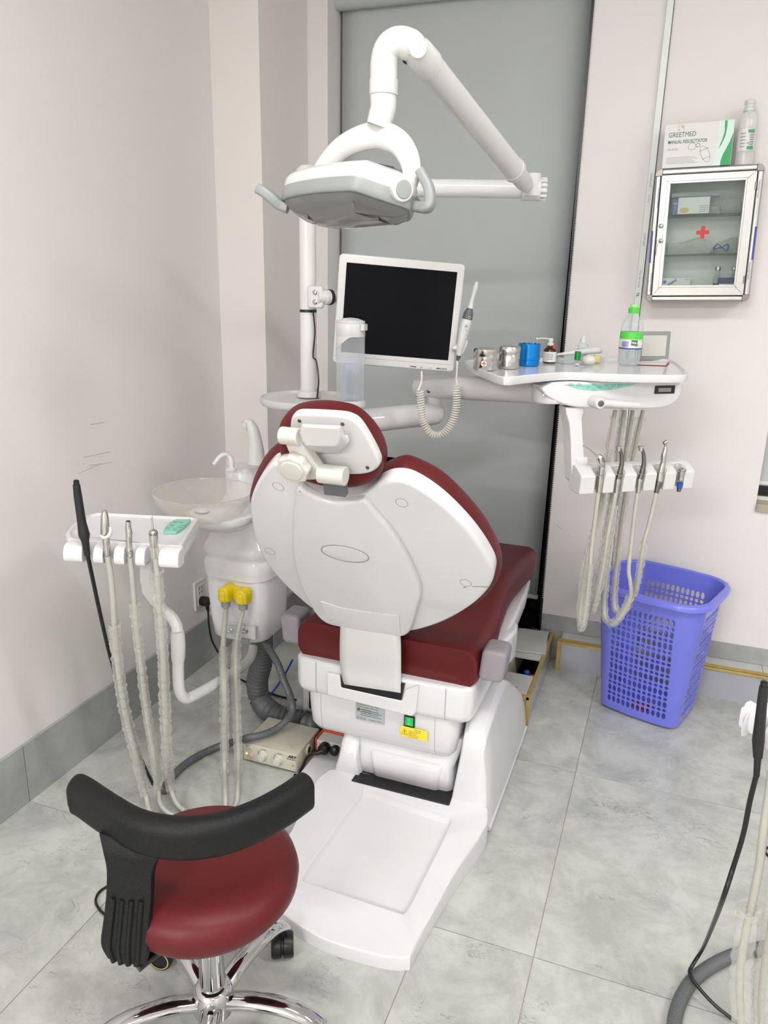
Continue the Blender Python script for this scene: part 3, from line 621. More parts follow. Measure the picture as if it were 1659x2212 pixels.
part('pivot_housing', G().loft([[FH(x, y, 0) for x, y in bo2], [FH(x, y, .012) for x, y in bo2], [FH(x, y, .042) for x, y in bo], [FH(x, y, .047) for x, y in offset(bo, .005)]]), m_wht2, br, bevel=.003)
a, b, r = hcyl((690, 1022), (747, 1029), .0215, .035); part('pivot', G().cyl(a, b, r, n=24), m_ivory, br, bevel=.002)
c = FH.px(634, 1012, .06); kp = []
for k in range(48):
    a = 2 * pi * k / 48; rr = .0365 + .002 * cos(a * 8); kp.append((c[0] + rr * cos(a), c[1] + rr * .92 * sin(a)))
part('lock_knob', G().pad(FH, kp, .045, .07, .004, .004).pad(FH, ell(c[0], c[1], .027, .025, 32), .07, .073, 0, .003), m_ivory, br, sharp=50)
st = [YP(*p, 1.515) for p in ((699, 1036), (745, 1043), (748, 1072), (702, 1066))]
part('headrest_stem', G().loft([[p + V((0, d, d * .4)) for p in st] for d in (-.004, .012)]), m_dgrey, ch)
# ================================================================ operating lamp on its pole
pc = YP(665.5, 660, 2.15); PXc, PYc = pc.x, 2.15
ol = thing('operating_lamp', 'white operating lamp on a jointed arm above the headrest', 'lamp', (PXc, PYc, 1.2))
ztr = YP(674, 862, 2.13).z                                  # level of the round side tray
part('pole', G().cyl((PXc, PYc, ztr + .012), (PXc, PYc, 1.855), .0245, n=28), m_enam, ol)
part('pole_cap', G().lathe([(.0265, 0), (.03, .004), (.03, .03), (.02, .04), (.001, .042)], (PXc, PYc, 1.84), n=28), m_wht2, ol)
zc = YP(665, 672, 2.126).z
part('collar', G().cyl((PXc, PYc, zc - .004), (PXc, PYc, zc + .004), .0256, n=28), m_blk, ol)
part('pole_foot', G().lathe([(.036, 0), (.036, .014), (.033, .018), (.0262, .018), (.0262, .024)], (PXc, PYc, ztr + .004), n=28), m_wht2, ol)
E1 = ZP(1150, 409, 1.825)
part('horizontal_arm', G().tube([(PXc, PYc, 1.825), E1], .0245, 24), m_enam, ol)
ud = (V(E1) - V((PXc, PYc, 1.825))).normalized()
part('elbow', G().tube([E1 - ud * .03, E1 + ud * .022], .031, 24).tube([E1 + V((0, -.01, -.02)), E1 + V((0, -.012, .04))], [.026, .024], 20), m_wht2, ol, bevel=.003)
g = G(); ex = E1 + ud * .022; n1 = ud.orthogonal().normalized(); n2 = ud.cross(n1)
for k in range(12):
    a = 2 * pi * k / 12; c = ex + (n1 * cos(a) + n2 * sin(a)) * .027; g.tube([c - ud * .002, c + ud * .016], .0042, 6)
part('elbow_cap', g.tube([ex - ud * .001, ex + ud * .014, ex + ud * .017], [.024, .024, .018], 20), m_wht2, ol)
T1 = YP(903, 113, 1.62); S0 = YP(1134, 396, 2.24); S1 = S0.lerp(T1, .13)
part('spring_arm', G().tube([S1, S0.lerp(T1, .97)], [.0285, .0285], 28), m_enam, ol)
part('spring_arm_end', G().tube([S0.lerp(T1, -.03), S0.lerp(T1, .02), S0.lerp(T1, .14)], [.018, .023, .024], 24).tube([S0.lerp(T1, .125), S0.lerp(T1, .15)], .0305, 24), m_wht2, ol)
part('spring_arm_end', G().tube([S0.lerp(T1, .93), S0.lerp(T1, 1.0), S0.lerp(T1, 1.045)], [.0305, .029, .018], 24), m_wht2, ol)
part('pivot_slot', G().ball(YP(884, 131, 1.628), .014, sc=(1.0, .8, .5)), m_blk, ol)
gn = [YP(a, b, y) for a, b, y in ((904, 108, 1.615), (889, 99, 1.61), (868, 92, 1.605), (849, 96, 1.60), (836, 112, 1.60), (830, 138, 1.60), (829, 170, 1.60), (828, 205, 1.60), (828, 232, 1.60), (823, 252, 1.60), (817, 272, 1.60))]
part('gooseneck', G().tube(gn, [.024, .0285, .0285, .028, .028, .0275, .027, .0265, .026, .0255, .024], 24, k=4), m_enam, ol)
part('sleeve', G().tube([YP(829.5, 172, 1.60), YP(828.5, 206, 1.60)], .0285, 28), m_wht2, ol, bevel=.001)
part('pivot_cap', G().tube([YP(903, 104, 1.585), YP(903, 104, 1.64)], .018, 20), m_wht2, ol, bevel=.003)
# yoke
cl = [YP(a, b, y) for a, b, y in ((682, 392, 1.63), (702, 358, 1.625), (735, 322, 1.615), (775, 300, 1.605), (820, 292, 1.60), (858, 306, 1.585), (880, 334, 1.57), (889, 366, 1.558), (886, 396, 1.55), (878, 411, 1.545))]
cl = crom(cl, 4); R = []
for i, p in enumerate(cl):
    t = (cl[min(i + 1, len(cl) - 1)] - cl[max(i - 1, 0)]).normalized(); dv = V((.15, -.985, .05)); dv = (dv - t * dv.dot(t)).normalized(); rv = t.cross(dv)
    u = i / (len(cl) - 1); a = .026 * (1 - .5 * max(0, u - .5) / .5) if u > .5 else .018 + .008 * min(1, u / .4); b = .013
    R.append([p + rv * (a * cos(2 * pi * k / 20)) + dv * (b * sin(2 * pi * k / 20)) for k in range(20)])
part('yoke', G().loft(R), m_enam, ol, sharp=60)
# head
rl = math.radians(7.2); tl = math.radians(18)
FL = Fr(YP(748, 455, 1.575), (cos(rl), 0, -sin(rl)), (0, -cos(tl), sin(tl)))
rim = crom2(FL.pts([(612, 431), (640, 423), (690, 416), (742, 413), (766, 414), (800, 425), (845, 440), (880, 452), (886, 466), (879, 479), (835, 484), (776, 489), (721, 488), (667, 474), (633, 454), (616, 440)]), 4)
part('reflector', G().loft([[FL(x, y, z) for x, y in offset(ccw(rim), d)] for d, z in ((.004, -.004), (.012, -.02), (.03, -.032), (.05, -.034))]), m_shellg, ol, sharp=60)
part('bulb_shield', G().lathe([(.012, 0), (.014, .006), (.011, .02), (.002, .022)], FL(0.005, .0, -.033), FL.z, 16), m_steel, ol)
part('band', G().loft([[FL(x, y, z) for x, y in offset(ccw(rim), d)] for d, z in ((.005, -.001), (.0, 0), (-.003, -.002), (-.005, -.012), (-.004, -.028), (.002, -.030))], cap=False), m_grey, ol, sharp=50)
part('head_shell', G().loft([[FL(x, y + dy, z) for x, y in offset(ccw(rim), d)] for d, z, dy in ((.0, -.024, 0), (-.004, -.027, 0), (-.004, -.045, 0), (.002, -.056, 0), (.012, -.066, -.002), (.03, -.078, -.004), (.055, -.085, -.006))]), m_enam, ol, sharp=60)
part('lens', G().loft([[FL(x, y, z) for x, y in offset(ccw(rim), d)] for d, z in ((.004, .0), (.006, .004), (.016, .012), (.035, .017), (.06, .019))]), m_lens, ol, 'clear curved lens cover', sharp=60)
for pts, nm in (([(622, 450, 1.58), (606, 444, 1.575), (590, 430, 1.565), (574, 417, 1.56), (560, 409, 1.56)], 'l'), ([(880, 440, 1.57), (903, 447, 1.545), (922, 448, 1.53), (930, 436, 1.53), (927, 408, 1.535), (918, 388, 1.54), (909, 371, 1.545)], 'r')):
    P = crom([YP(*p) for p in pts], 4); R = []
    for i, p in enumerate(P):
        t = (P[min(i + 1, len(P) - 1)] - P[max(i - 1, 0)]).normalized(); dv = V((0, -1, .1)); dv = (dv - t * dv.dot(t)).normalized(); rv = t.cross(dv)
        a, b = (.0105, .016) if nm == 'l' else (.0095, .014)
        R.append([p + rv * x + dv * y for x, y in rrect(-a, -b, a, b, .006, 3)])
    hd = part('handle', G().loft(R), m_grey, ol, sharp=55)
part('handle_mount', G().tube([YP(884, 436, 1.565), YP(893, 440, 1.55)], .016, 14), m_grey, ol, bevel=.002)
kn = Fr(YP(871, 409, 1.505), (.8, .6, 0), (0, 0, 1))
part('pivot_knob', G().pad(kn, ell(0, 0, .0215, .0225, 28), -.03, 0, .003, .003), m_enam, ol)
part('pivot_cap', G().pad(kn, ell(.001, 0, .0155, .0175, 28), -.002, .003, 0, .002), m_grey, ol)

# ================================================================ round side tray, cup dispenser
a = ZP(566, 858, ztr).x; b = ZP(783, 862, ztr).x
tc_ = V(((a + b) / 2, 2.115, ztr)); ra = (b - a) / 2
tray_o = [(tc_.x + ra * cos(2 * pi * k / 48), tc_.y + .145 * sin(2 * pi * k / 48)) for k in range(48)]
st_ = thing('side_tray', 'round white plastic side tray around the lamp pole', 'tray', tc_ - V((0, 0, .012)))
g = G(); g.loft([[V((x, y, z)) for x, y in offset(tray_o, d)] for d, z in ((.02, ztr - .018), (.006, ztr - .014), (.001, ztr - .006), (0, ztr + .008), (.003, ztr + .009), (.005, ztr + .002), (.010, ztr), (.05, ztr))])
part('dish', g, m_wht2, st_, sharp=50)
part('support_post', G().lathe([(.03, 0), (.03, .2), (.034, .26)], (PXc, PYc, ztr - .28), n=24), m_wht2, st_)
cd = YP(756.5, 848, 2.055); cdx = cd.x; cdy = 2.055
cup = thing('cup_dispenser', 'clear cup dispenser tube with a white cap on the round side tray', 'cup dispenser', (cdx, cdy, ztr + .001))
zt1 = YP(757, 716, cdy).z; zt0 = ztr + .014; rc = .0405
part('base_ring', G().lathe([(.044, 0), (.045, .012), (.042, .018), (.036, .018)], (cdx, cdy, ztr + .001), n=32), m_wht2, cup)
part('tube', G().lathe([(rc, 0), (rc, zt1 - zt0 + .03)], (cdx, cdy, zt0), n=32, cap=False), m_milk, cup)
part('tube_top', G().lathe([(rc, 0), (rc + .0005, .001), (rc + .0005, .034), (rc - .004, .042), (rc - .02, .048), (.002, .05)], (cdx, cdy, zt1 - .012), n=32).box((cdx + rc - .002, cdy - .02, zt1 + .005), (cdx + rc + .008, cdy + .005, zt1 + .022)), m_wht2, cup, 'white snap-on cap')
g = G(); R = []                                              # the slanted lower skirt of the cap
for k in range(25):
    a = pi + (2 * pi) * k / 24; d = .035 * max(0, cos(a - pi * 1.1)) 
    R.append([V((cdx + (rc + .001) * cos(a), cdy + (rc + .001) * sin(a), zt1 - .011)), V((cdx + (rc + .001) * cos(a), cdy + (rc + .001) * sin(a), zt1 - .013 - d))])
part('cap_skirt', G().loft(R, cap=False, closed=False), m_wht2, cup)
for k in range(2): part('paper_cup', G().lathe([(.028, 0), (.034, .075), (.0355, .078), (.033, .074), (.027, .003), (.001, .003)], (cdx, cdy, ztr + .02 + k * .02), n=24), m_bluep if k == 9 else m_milk, cup)

# ================================================================ monitor
ps = math.radians(24); rl2 = math.radians(3.6)
e0 = V((cos(ps), sin(ps), 0)); FM = Fr(YP(866, 676, 2.22), e0 * cos(rl2) - V((0, 0, sin(rl2))), V((0, 0, 1)) + e0 * sin(rl2))
c4 = FM.pts([(735, 547), (1010, 571), (977, 802), (717, 786)])
mx0 = (c4[0][0] + c4[3][0]) / 2; mx1 = (c4[1][0] + c4[2][0]) / 2; my1 = (c4[0][1] + c4[1][1]) / 2; my0 = (c4[2][1] + c4[3][1]) / 2
d4 = FM.pts([(750, 567), (992, 588), (964, 777), (735, 761)])
sx0 = (d4[0][0] + d4[3][0]) / 2; sx1 = (d4[1][0] + d4[2][0]) / 2; sy1 = (d4[0][1] + d4[1][1]) / 2; sy0 = (d4[2][1] + d4[3][1]) / 2
mo = thing('monitor', 'square white flat monitor with a black screen on the lamp pole', 'monitor', FM(0, my0, 0))
part('bezel', G().pad(FM, rrect(mx0, my0, mx1, my1, .012), -.045, 0, .012, .005), m_wht2, mo, sharp=50)
part('screen', G().slab(FM, rrect(sx0, sy0, sx1, sy1, .001, 1), -.002, .0008), m_screen, mo, 'black switched-off screen')
part('bezel_line', G().box((mx0 + .004, sy0 - .013, 0), (mx1 - .004, sy0 - .0122, .0004), FM), m_grey, mo)
for k, s in enumerate(('POWER', '< >', '- +', 'MENU AUTO')): text('button_print', s, .0055, FM, mx1 - .135 + (0, .03, .058, .08)[k], my0 + .006, .0004, m_ink, mo, bold=.0002)
part('back_mount', G().box((-.05, -.04, -.065), (.05, .06, -.044), FM), m_wht2, mo, bevel=.004)
a = YP(690, 642, 2.12); zm = a.z
part('arm', G().tube([(PXc + .046, PYc - .03, zm), YP(727, 642, 2.17), FM(mx0 + .08, .02, -.065), FM(0, .01, -.06)], .0165, 16), m_wht2, mo)
part('arm_ring', G().tube([YP(699, 642, 2.125), YP(708, 642, 2.14)], .0215, 20).tube([YP(685, 642, 2.112), YP(703, 642, 2.132)], .0195, 20), m_wht2, mo, bevel=.001)
part('arm_gasket', G().tube([YP(708.5, 642, 2.14), YP(715, 642, 2.15)], .0225, 20), m_blk, mo, bevel=.001)
kf = Fr(YP(678, 642, 2.108), (1, 0, 0), (0, 0, 1)); hw_ = .026
cb = part('pole_clamp', G().pad(kf, rrect(-.022, -.031, .026, .031, .008), -.0165, 0, .002, .006), m_wht2, mo)
for d in (-.013, .014): part('bolt', G().lathe([(.0075, 0), (.0075, .002), (.0045, .004), (.001, .0045)], kf(.004, d, 0), kf.z, 14), m_chr, cb)
P = [V((PXc + .026, PYc - .02, zm - .04)), V((PXc + .029, PYc - .015, zm - .1)), V((PXc + .024, PYc - .018, zm - .17)), YP(683, 780, 2.12), YP(688, 820, 2.11), V((PXc + .045, PYc - .035, ztr + .005))]
part('cable', G().tube(P, .0025, 6, k=5), m_blk, mo)
# ---- intraoral camera in its clip with a coiled cord
Pc = lambda x, y: FM(*FM.px(x, y, .012), .012)
ic = thing('intraoral_camera', 'white and grey intraoral camera clipped to the monitor edge', 'dental camera', Pc(990, 775))
part('body', G().tube([Pc(a, b) for a, b in ((991, 768), (995, 745), (1003, 712), (1009, 690))], [.008, .0125, .0155, .0155], 16, k=3), m_wht2, ic)
part('collar', G().tube([Pc(a, b) for a, b in ((1009, 690), (1012, 677), (1015, 666))], [.0157, .0145, .009], 16, k=3), m_dgrey, ic)
part('tip', G().tube([Pc(a, b) for a, b in ((1015, 667), (1019, 650), (1024, 632), (1027, 622), (1029, 612))], [.0088, .006, .0058, .0075, .005], 16, k=3).ball(Pc(1029.5, 612), .0052), m_wht2, ic)
part('tail', G().tube([Pc(991, 768), Pc(988, 779)], [.008, .004], 12), m_dgrey, ic)
cf = Fr(Pc(1006, 705) + FM.z * .0158, e0, (0.25, 0, 1))
for k in range(4): part('button_mark', G().ring(cf, ell(-.001 - k * .002, .004 - k * .012, .003, .002, 10), .0, .0004, 4).box((-.006 - k * .002, -.001 - k * .012, -.0002), (.004 - k * .002, .0002 - k * .012, .0002), cf), m_ink, ic)
part('power_mark', G().ring(Fr(Pc(1012, 685) + FM.z * .0152, e0, (0, 0, 1)), ell(0, 0, .0035, .0035, 12), 0, .0006, 4), m_wht2, ic)
part('clip', G().tube([Pc(984, 745), Pc(988, 758), Pc(996, 764), Pc(1004, 750), Pc(1009, 735)], .004, 8, k=4).tube([Pc(977, 752), Pc(986, 752)], .006, 8), m_wht2, ic)
pth = crom([Pc(988, 832), Pc(987, 850), Pc(985, 885), Pc(975, 915), Pc(958, 936), Pc(943, 941), Pc(927, 934), Pc(915, 912), Pc(910, 885), Pc(908, 858), Pc(907, 842)], 6)
turns = 46; n = turns * 10; hp_ = resample(pth, n, False); H_ = []; nr = V((0, 0, 1))
for i, p in enumerate(hp_):
    t = (hp_[min(i + 1, n - 1)] - hp_[max(i - 1, 0)]).normalized(); u = FM.z; v_ = t.cross(u).normalized(); a = 2 * pi * i / 10
    H_.append(p + (u * cos(a) + v_ * sin(a)) * .0105)
part('coiled_cord', G().tube(H_, .0026, 5), m_rope, ic)
part('cord', G().tube([Pc(988, 778), Pc(987, 800), Pc(986, 820), H_[0]], .0028, 8, k=4), m_rope, ic)
part('cord', G().tube([H_[-1], Pc(910, 826), Pc(911, 815), FM(*FM.px(911, 803, .0), -.004)], .0028, 8, k=4), m_rope, ic)
# ================================================================ cuspidor unit
ux = YP(538, 1280, 2.2).x; uy = 2.2
cu = thing('cuspidor_unit', 'white spittoon column with a glass bowl and yellow suction connectors', 'dental unit', (ux, uy, YP(532, 1388, 2.1).z))
def uz(y, Y=2.09): return YP(530, y, Y).z
def urect(hx, hy, r, dx=0): return [(ux + dx + x, uy + y) for x, y in rrect(-hx, -hy, hx, hy, r, 6)]
R = []
for hx, hy, y in ((.096, .095, 1392), (.105, .105, 1386), (.110, .112, 1350), (.115, .117, 1290), (.117, .119, 1250)): R.append([V((a, b, uz(y))) for a, b in urect(hx, hy, .055)])
bd = part('body', G().loft(R), m_wht, cu, sharp=50)
R = []
for hx, hy, y in ((.117, .119, 1256), (.126, .126, 1254), (.127, .1275, 1240), (.127, .1275, 1224), (.123, .123, 1217), (.121, .121, 1213), (.125, .125, 1206), (.127, .1275, 1196), (.122, .122, 1186), (.113, .112, 1174), (.107, .105, 1160), (.103, .10, 1120), (.095, .09, 1112)): R.append([V((a, b, uz(y))) for a, b in urect(hx, hy, .07)])
part('upper_collar', G().loft(R), m_wht, cu, sharp=50)
# bowl support and glass bowl
bc_ = YP(441, 1060, 1.95); bc_ = V((bc_.x, 1.95, bc_.z)); RB = .152
zbw = YP(455, 1128, 1.9).z
part('bowl_support', G().loft([[V((bc_.x + .035 + a * cos(2 * pi * k / 40), bc_.y + .04 + b * sin(2 * pi * k / 40), z)) for k in range(40)] for a, b, z in ((.05, .05, zbw - .045), (.075, .07, zbw - .04), (.098, .092, zbw - .022), (.106, .10, zbw - .008), (.107, .10, zbw + .004), (.098, .093, zbw + .008))]), m_wht, cu, sharp=50)
part('bowl_bracket', G().loft([[V((x, y, z)) for z in (zbw - .035, zbw + .0) for x, y in ()] or [V(p) for p in ((bc_.x + .05, bc_.y + .02, zbw - .035), (bc_.x + .05, bc_.y + .02, zbw), (bc_.x - .02, bc_.y + .10, zbw), (bc_.x - .02, bc_.y + .10, zbw - .035))], [V(p) for p in ((ux + .04, uy - .06, zbw - .05), (ux + .04, uy - .06, zbw + .01), (ux - .08, uy, zbw + .01), (ux - .08, uy, zbw - .05))]]), m_wht, cu, bevel=.008)
hgt = bc_.z - zbw
part('glass_bowl', G().lathe([(RB, 0), (RB + .0015, .002), (RB + .001, -.002), (RB - .004, -.02), (RB - .014, -.04), (RB - .032, -.062), (RB - .056, -.080), (RB - .085, -hgt + .008), (.02, -hgt + .006)], bc_, n=56, cap=False), m_bowl, cu, 'clear textured glass bowl')
part('bowl_rim', G().tube([bc_ + V((RB * cos(2 * pi * k / 56), RB * sin(2 * pi * k / 56), 0)) for k in range(56)], .0016, 6, closed=True), m_pvc, cu)
part('bowl_drain', G().lathe([(.02, 0), (.022, .004), (.012, .01)], (bc_.x - .01, bc_.y, zbw + .012), n=16), m_wht2, cu)
# tap block
tb = YP(527, 1030, 2.2); tbx = tb.x
zt0 = uz(1120); zt1 = YP(520, 1005, 2.2).z
part('tap_block', G().loft([[V((tbx + a * cos(2 * pi * k / 36), 2.20 + b * sin(2 * pi * k / 36), z)) for k in range(36)] for a, b, z in ((.062, .06, zt0 - .03), (.062, .06, zt1 - .008), (.058, .056, zt1), (.05, .048, zt1 + .001))]), m_wht, cu, sharp=50)
P = [YP(a, b, 2.14) for a, b in ((553, 1001), (553, 975), (550, 945), (545, 925), (538, 915), (531, 916))]
part('filler_tap', G().tube(P, [.0285, .0265, .021, .0175, .0155, .014], 18, k=4).tube([YP(531, 912, 2.135), YP(531, 924, 2.135)], [.015, .013], 16).cyl(YP(531, 924, 2.135), YP(531, 929, 2.135), .008), m_wht2, cu, sharp=50)
P = [YP(a, b, y) for a, b, y in ((500, 1016, 2.10), (500, 998, 2.10), (495, 986, 2.10), (485, 982, 2.09), (474, 988, 2.08), (462, 1003, 2.07))]
part('rinse_spout', G().tube(P, [.0105, .009, .0085, .008, .0075, .007], 12, k=4).lathe([(.017, 0), (.017, .005), (.011, .008)], YP(500, 1015, 2.10), n=16), m_wht2, cu)
# yellow suction connectors
fy = uy - .119
yb = thing('suction_connector', 'yellow suction connector, the one beside the cuspidor edge', 'connector', YP(482, 1297, fy - .04))
ya = thing('suction_connector', 'yellow suction connector with a wide yellow flange', 'connector', YP(516, 1300, fy - .04))
YF = Fr((0, fy, 0), (1, 0, 0), (0, 0, 1))
def q(x, y, d=0): p = YP(x, y, fy - d); return p.x, p.z
a = q(501, 1263); b = q(545, 1298)
part('flange', G().pad(YF, rrect(a[0], b[1], b[0], a[1], .006), .0005, .018, 0, .003), m_yel, ya)
for t, x, y0, y1, w_ in ((yb, 481, 1269, 1299, .0195), (ya, 519, 1275, 1304, .0215)):
    c = q(x, y0, .05); z1 = c[1]; z0 = q(x, y1, .05)[1]
    sil = [(c[0] + w_ * cos(pi * k / 12), z1 - w_ + w_ * sin(pi * k / 12)) for k in range(13)] + [(c[0] - w_, z0), (c[0] + w_, z0)]
    part('elbow', G().pad(YF, sil, (.0005 if t is yb else .017), .055, 0, .008), m_yel, t, sharp=50)
    w2 = w_ * .6; sil = [(c[0] + w2 * cos(pi * k / 12), z1 - .012 - w2 + w2 * sin(pi * k / 12)) for k in range(13)] + [(c[0] - w2, z0), (c[0] + w2, z0)]
    part('key_ridge', G().pad(YF, sil, .05, .060, 0, .005), m_yel, t, sharp=50)
    part('nozzle', G().lathe([(.0155, 0), (.0155, -.02), (.0145, -.024), (.008, -.024)], YF(c[0], z0, .036), n=18), m_grey, t)
YN = {'b': YF(q(481, 1264, .05)[0], q(482, 1297, .05)[1] - .034, .036), 'a': YF(q(519, 1270, .05)[0], q(518, 1302, .05)[1] - .034, .036)}
# valve panel
a = q(488, 1342); b = q(553, 1382)
vp = part('valve_panel', G().pad(YF, rrect(a[0], b[1], b[0], a[1], .002), -.01, .004, 0, .001), m_wht2, cu)
for x, n_ in ((500, 'WATER'), (532, 'AIR')):
    c = q(x, 1361)
    part('valve', G().lathe([(.0105, 0), (.0105, .003), (.006, .005), (.005, .016), (.002, .018)], YF(c[0], c[1], .004), YF.z, 16), m_steel, vp)
    text('print', n_, .006, YF, c[0] - .008, c[1] + .016, .0042, m_ink, vp)
a = q(486, 1345, .02); b = q(523, 1380, .02)
part('clear_cover', G().box((a[0], b[1], .02), (b[0], a[1], .0212), YF), m_pvc, vp)
part('hinge', G().box((b[0] - .01, b[1] - .012, .004), (b[0] + .02, b[1] - .004, .012), YF), m_grey, vp)
# dark grey waste duct (corrugated) and the smaller hoses under the unit
P = [V((ux + .035, uy + .02, uz(1400))), YP(566, 1425, 2.25), YP(556, 1470, 2.26), YP(562, 1512, 2.27), ZP(588, 1540, .055), ZP(622, 1553, .044), ZP(655, 1558, .044), ZP(683, 1561, .046), V((-1.07, 2.42, .05))]
Q = resample(crom(P, 8), 300, False)
wd = one('waste_duct', G().tube(Q, [.0362 + .0048 * (1 if i % 6 in (0, 1, 2) else -1) * (.6 if i % 3 != 1 else 1) for i in range(300)], 18), m_duct, 'thick dark grey corrugated hose under the spittoon column', 'hose', sharp=45)
P = [V((ux + .065, uy - .03, uz(1398))), YP(598, 1430, 2.12), YP(612, 1468, 2.10), YP(625, 1500, 2.09), YP(632, 1530, 2.06), ZP(622, 1552, .13), ZP(596, 1575, .10), ZP(565, 1588, .096), ZP(535, 1594, .094), ZP(508, 1602, .06), ZP(480, 1610, .025), ZP(450, 1622, .0135), ZP(430, 1632, .0135), ZP(395, 1655, .0135), ZP(364, 1688, .0135), ZP(354, 1710, .0135)]
Q = resample(crom(P, 8), 420, False)
one('supply_hose', G().tube(Q, [.0125 + .0007 * sin(i * 2 * pi / 3) for i in range(420)], 10), m_duct, 'slim dark grey hose curving over the floor to the stool', 'hose', sharp=80)
P = [ZP(632, 1425, .12), ZP(618, 1452, .06), ZP(600, 1480, .022), ZP(585, 1500, .02), ZP(578, 1512, .006)]
one('air_tube', G().tube(P, .004, 8, k=6), m_bcab, 'thin blue air tube on the floor beside the waste duct', 'tube')
# white post of the unit on the floor, seen beside the chair housing
a = ZP(664, 1540, .0)
pt = thing('floor_box', 'small white floor post with a clear fitting beside the chair', 'junction box', (a.x, a.y, 0))
part('post', G().box((a.x - .012, a.y - .012, .0005), (a.x + .03, a.y + .04, .11)), m_wht2, pt, bevel=.003)
part('post_slot', G().box((a.x + .014, a.y - .0135, .03), (a.x + .028, a.y - .012, .10)), m_blk, pt)
part('fitting', G().ball((a.x - .03, a.y + .005, .035), .017).cyl((a.x - .03, a.y + .005, .0005), (a.x - .03, a.y + .005, .03), .009), m_pvc, pt)

# ================================================================ ultrasonic scaler box on the floor
f0 = ZP(528, 1640); f1 = ZP(640, 1673); sx0_, sx1_, sy_ = f0.x, f1.x, (f0.y + f1.y) / 2
sz1 = YP(530, 1605, sy_).z; sd = .176
sc_ = thing('scaler_box', 'cream metal scaler control box with two knobs on the floor', 'control box', ((sx0_ + sx1_) / 2, sy_ + sd / 2, 0))
zf = .006
part('case', G().pad(Fr((0, 0, 0), (1, 0, 0), (0, 1, 0)), rrect(sx0_, sy_, sx1_, sy_ + sd, .004), zf, sz1, .002, .004), m_cream, sc_)
for x in (sx0_ + .02, sx1_ - .02):
    for y in (sy_ + .02, sy_ + sd - .02): part('foot', G().cyl((x, y, .0003), (x, y, zf + .001), .008, n=12), m_rub, sc_)
SFr = Fr((0, sy_, 0), (1, 0, 0), (0, 0, 1))
part('front_panel', G().pad(SFr, rrect(sx0_ + .002, zf + .002, sx1_ - .002, sz1 - .003, .003), -.001, .003, 0, .001), m_creamd if False else m_cream, sc_)
def s2(x, y, d=.003): p = YP(x, y, sy_ - d); return p.x, p.z
for x, y, s in ((566, 1634, 'WATER'), (600, 1643, 'POWER')):
    c = s2(x, y, .01)
    kn_ = part('knob', G().lathe([(.0165, 0), (.0165, .003), (.0145, .005), (.0135, .017), (.012, .019)], SFr(c[0], c[1], .003), SFr.z, 24), m_ivory, sc_)
    text('print', s, .0055, SFr, c[0] - .006, c[1] + .02, .0032, m_ink, sc_, bold=.0001)
    part('scale_mark', G().tube([SFr(c[0] - .019 * cos(t * .2), c[1] + .019 * sin(t * .2), .0033) for t in range(-2, 6)], .0007, 4), m_ink, sc_)
for x, y in ((543, 1614), (543, 1631)): c = s2(x, y); part('push_button', G().lathe([(.007, 0), (.007, .003), (.005, .004)], SFr(c[0], c[1], .003), SFr.z, 16), m_ivory, sc_)
c = s2(533, 1627); part('indicator', G().ball(SFr(c[0], c[1], .004), .003), m_led, sc_, 'glowing orange indicator lamp')
for y in (1611, 1617): c = s2(533, y); part('indicator', G().ball(SFr(c[0], c[1], .0035), .0018), m_ink if y < 1615 else m_teal, sc_)
c = s2(622, 1636); text('logo', 'ART', .0135, SFr, c[0], c[1], .0032, m_ink, sc_, bold=.0008, shear=.3, sx=1.15)
text('logo', 'MAGNUM X', .0062, SFr, c[0] - .004, c[1] - .0075, .0032, m_ink, sc_, bold=.0001)
c = s2(633, 1654); part('print_mark', G().ring(SFr, rrect(c[0] - .003, c[1] - .003, c[0] + .003, c[1] + .003, .0005, 1), .0032, .0005, 4), m_ink, sc_)
RS = Fr((sx1_, 0, 0), (0, 1, 0), (0, 0, 1)); yy = sy_ + .085
part('side_grommet', G().lathe([(.020, 0), (.020, .003), (.016, .006), (.012, .004)], (sx1_, yy, .04), (1, 0, 0), 20), m_creamd, sc_)
part('side_hole', G().lathe([(.011, 0), (.011, .0055)], (sx1_, yy, .04), (1, 0, 0), 16), m_blk, sc_)
for k in range(5): part('cooling_fin', G().box((sx1_ - .0005, sy_ + sd - .05 + k * .009, .012), (sx1_ + .004, sy_ + sd - .046 + k * .009, sz1 - .006)), m_dgrey, sc_)
P = [ZP(637, 1673, .008), ZP(632, 1690, .005), ZP(627, 1715, .005), ZP(622, 1735, .005)]
one('scaler_cable', G().tube(P, .004, 8, k=5), m_blk, 'black cable leaving the front corner of the scaler box', 'cable')
# ---- power strip and its plugs
ps_ = thing('power_strip', 'white power strip with an orange edge beside the scaler box', 'power strip', (-.93, 2.10, .0245))
part('case', G().box((-.998, 2.09, .0245), (-.893, 2.145, .066)), m_wht2, ps_, bevel=.003)
part('edge', G().box((-1.001, 2.146, .0245), (-.893, 2.156, .071)).box((-1.003, 2.09, .0245), (-.9985, 2.156, .071)), m_orange, ps_, bevel=.001)
for x in (-.975, -.945, -.912):
    for dx, dz in ((-.007, .052), (-.007, .040), (.006, .046)): part('slot', G().box((x + dx - .003, 2.0885, dz - .0018), (x + dx + .003, 2.0898, dz + .0018)), m_blk, ps_)
PF = Fr((-.955, 2.088, .046), (1, 0, 0), (0, 0, 1))
pp_ = thing('power_plug', 'black mains plug in the power strip beside the scaler box', 'plug', (-.965, 2.05, .03))
part('plug_body', G().lathe([(.018, 0), (.020, .01), (.019, .026), (.010, .036)], (-.962, 2.088, .05), (0, -1, 0), 18).tube([(-.962, 2.06, .05), (-.975, 2.05, .044), (-.995, 2.045, .04)], [.011, .009, .006], 10), m_blk, pp_)
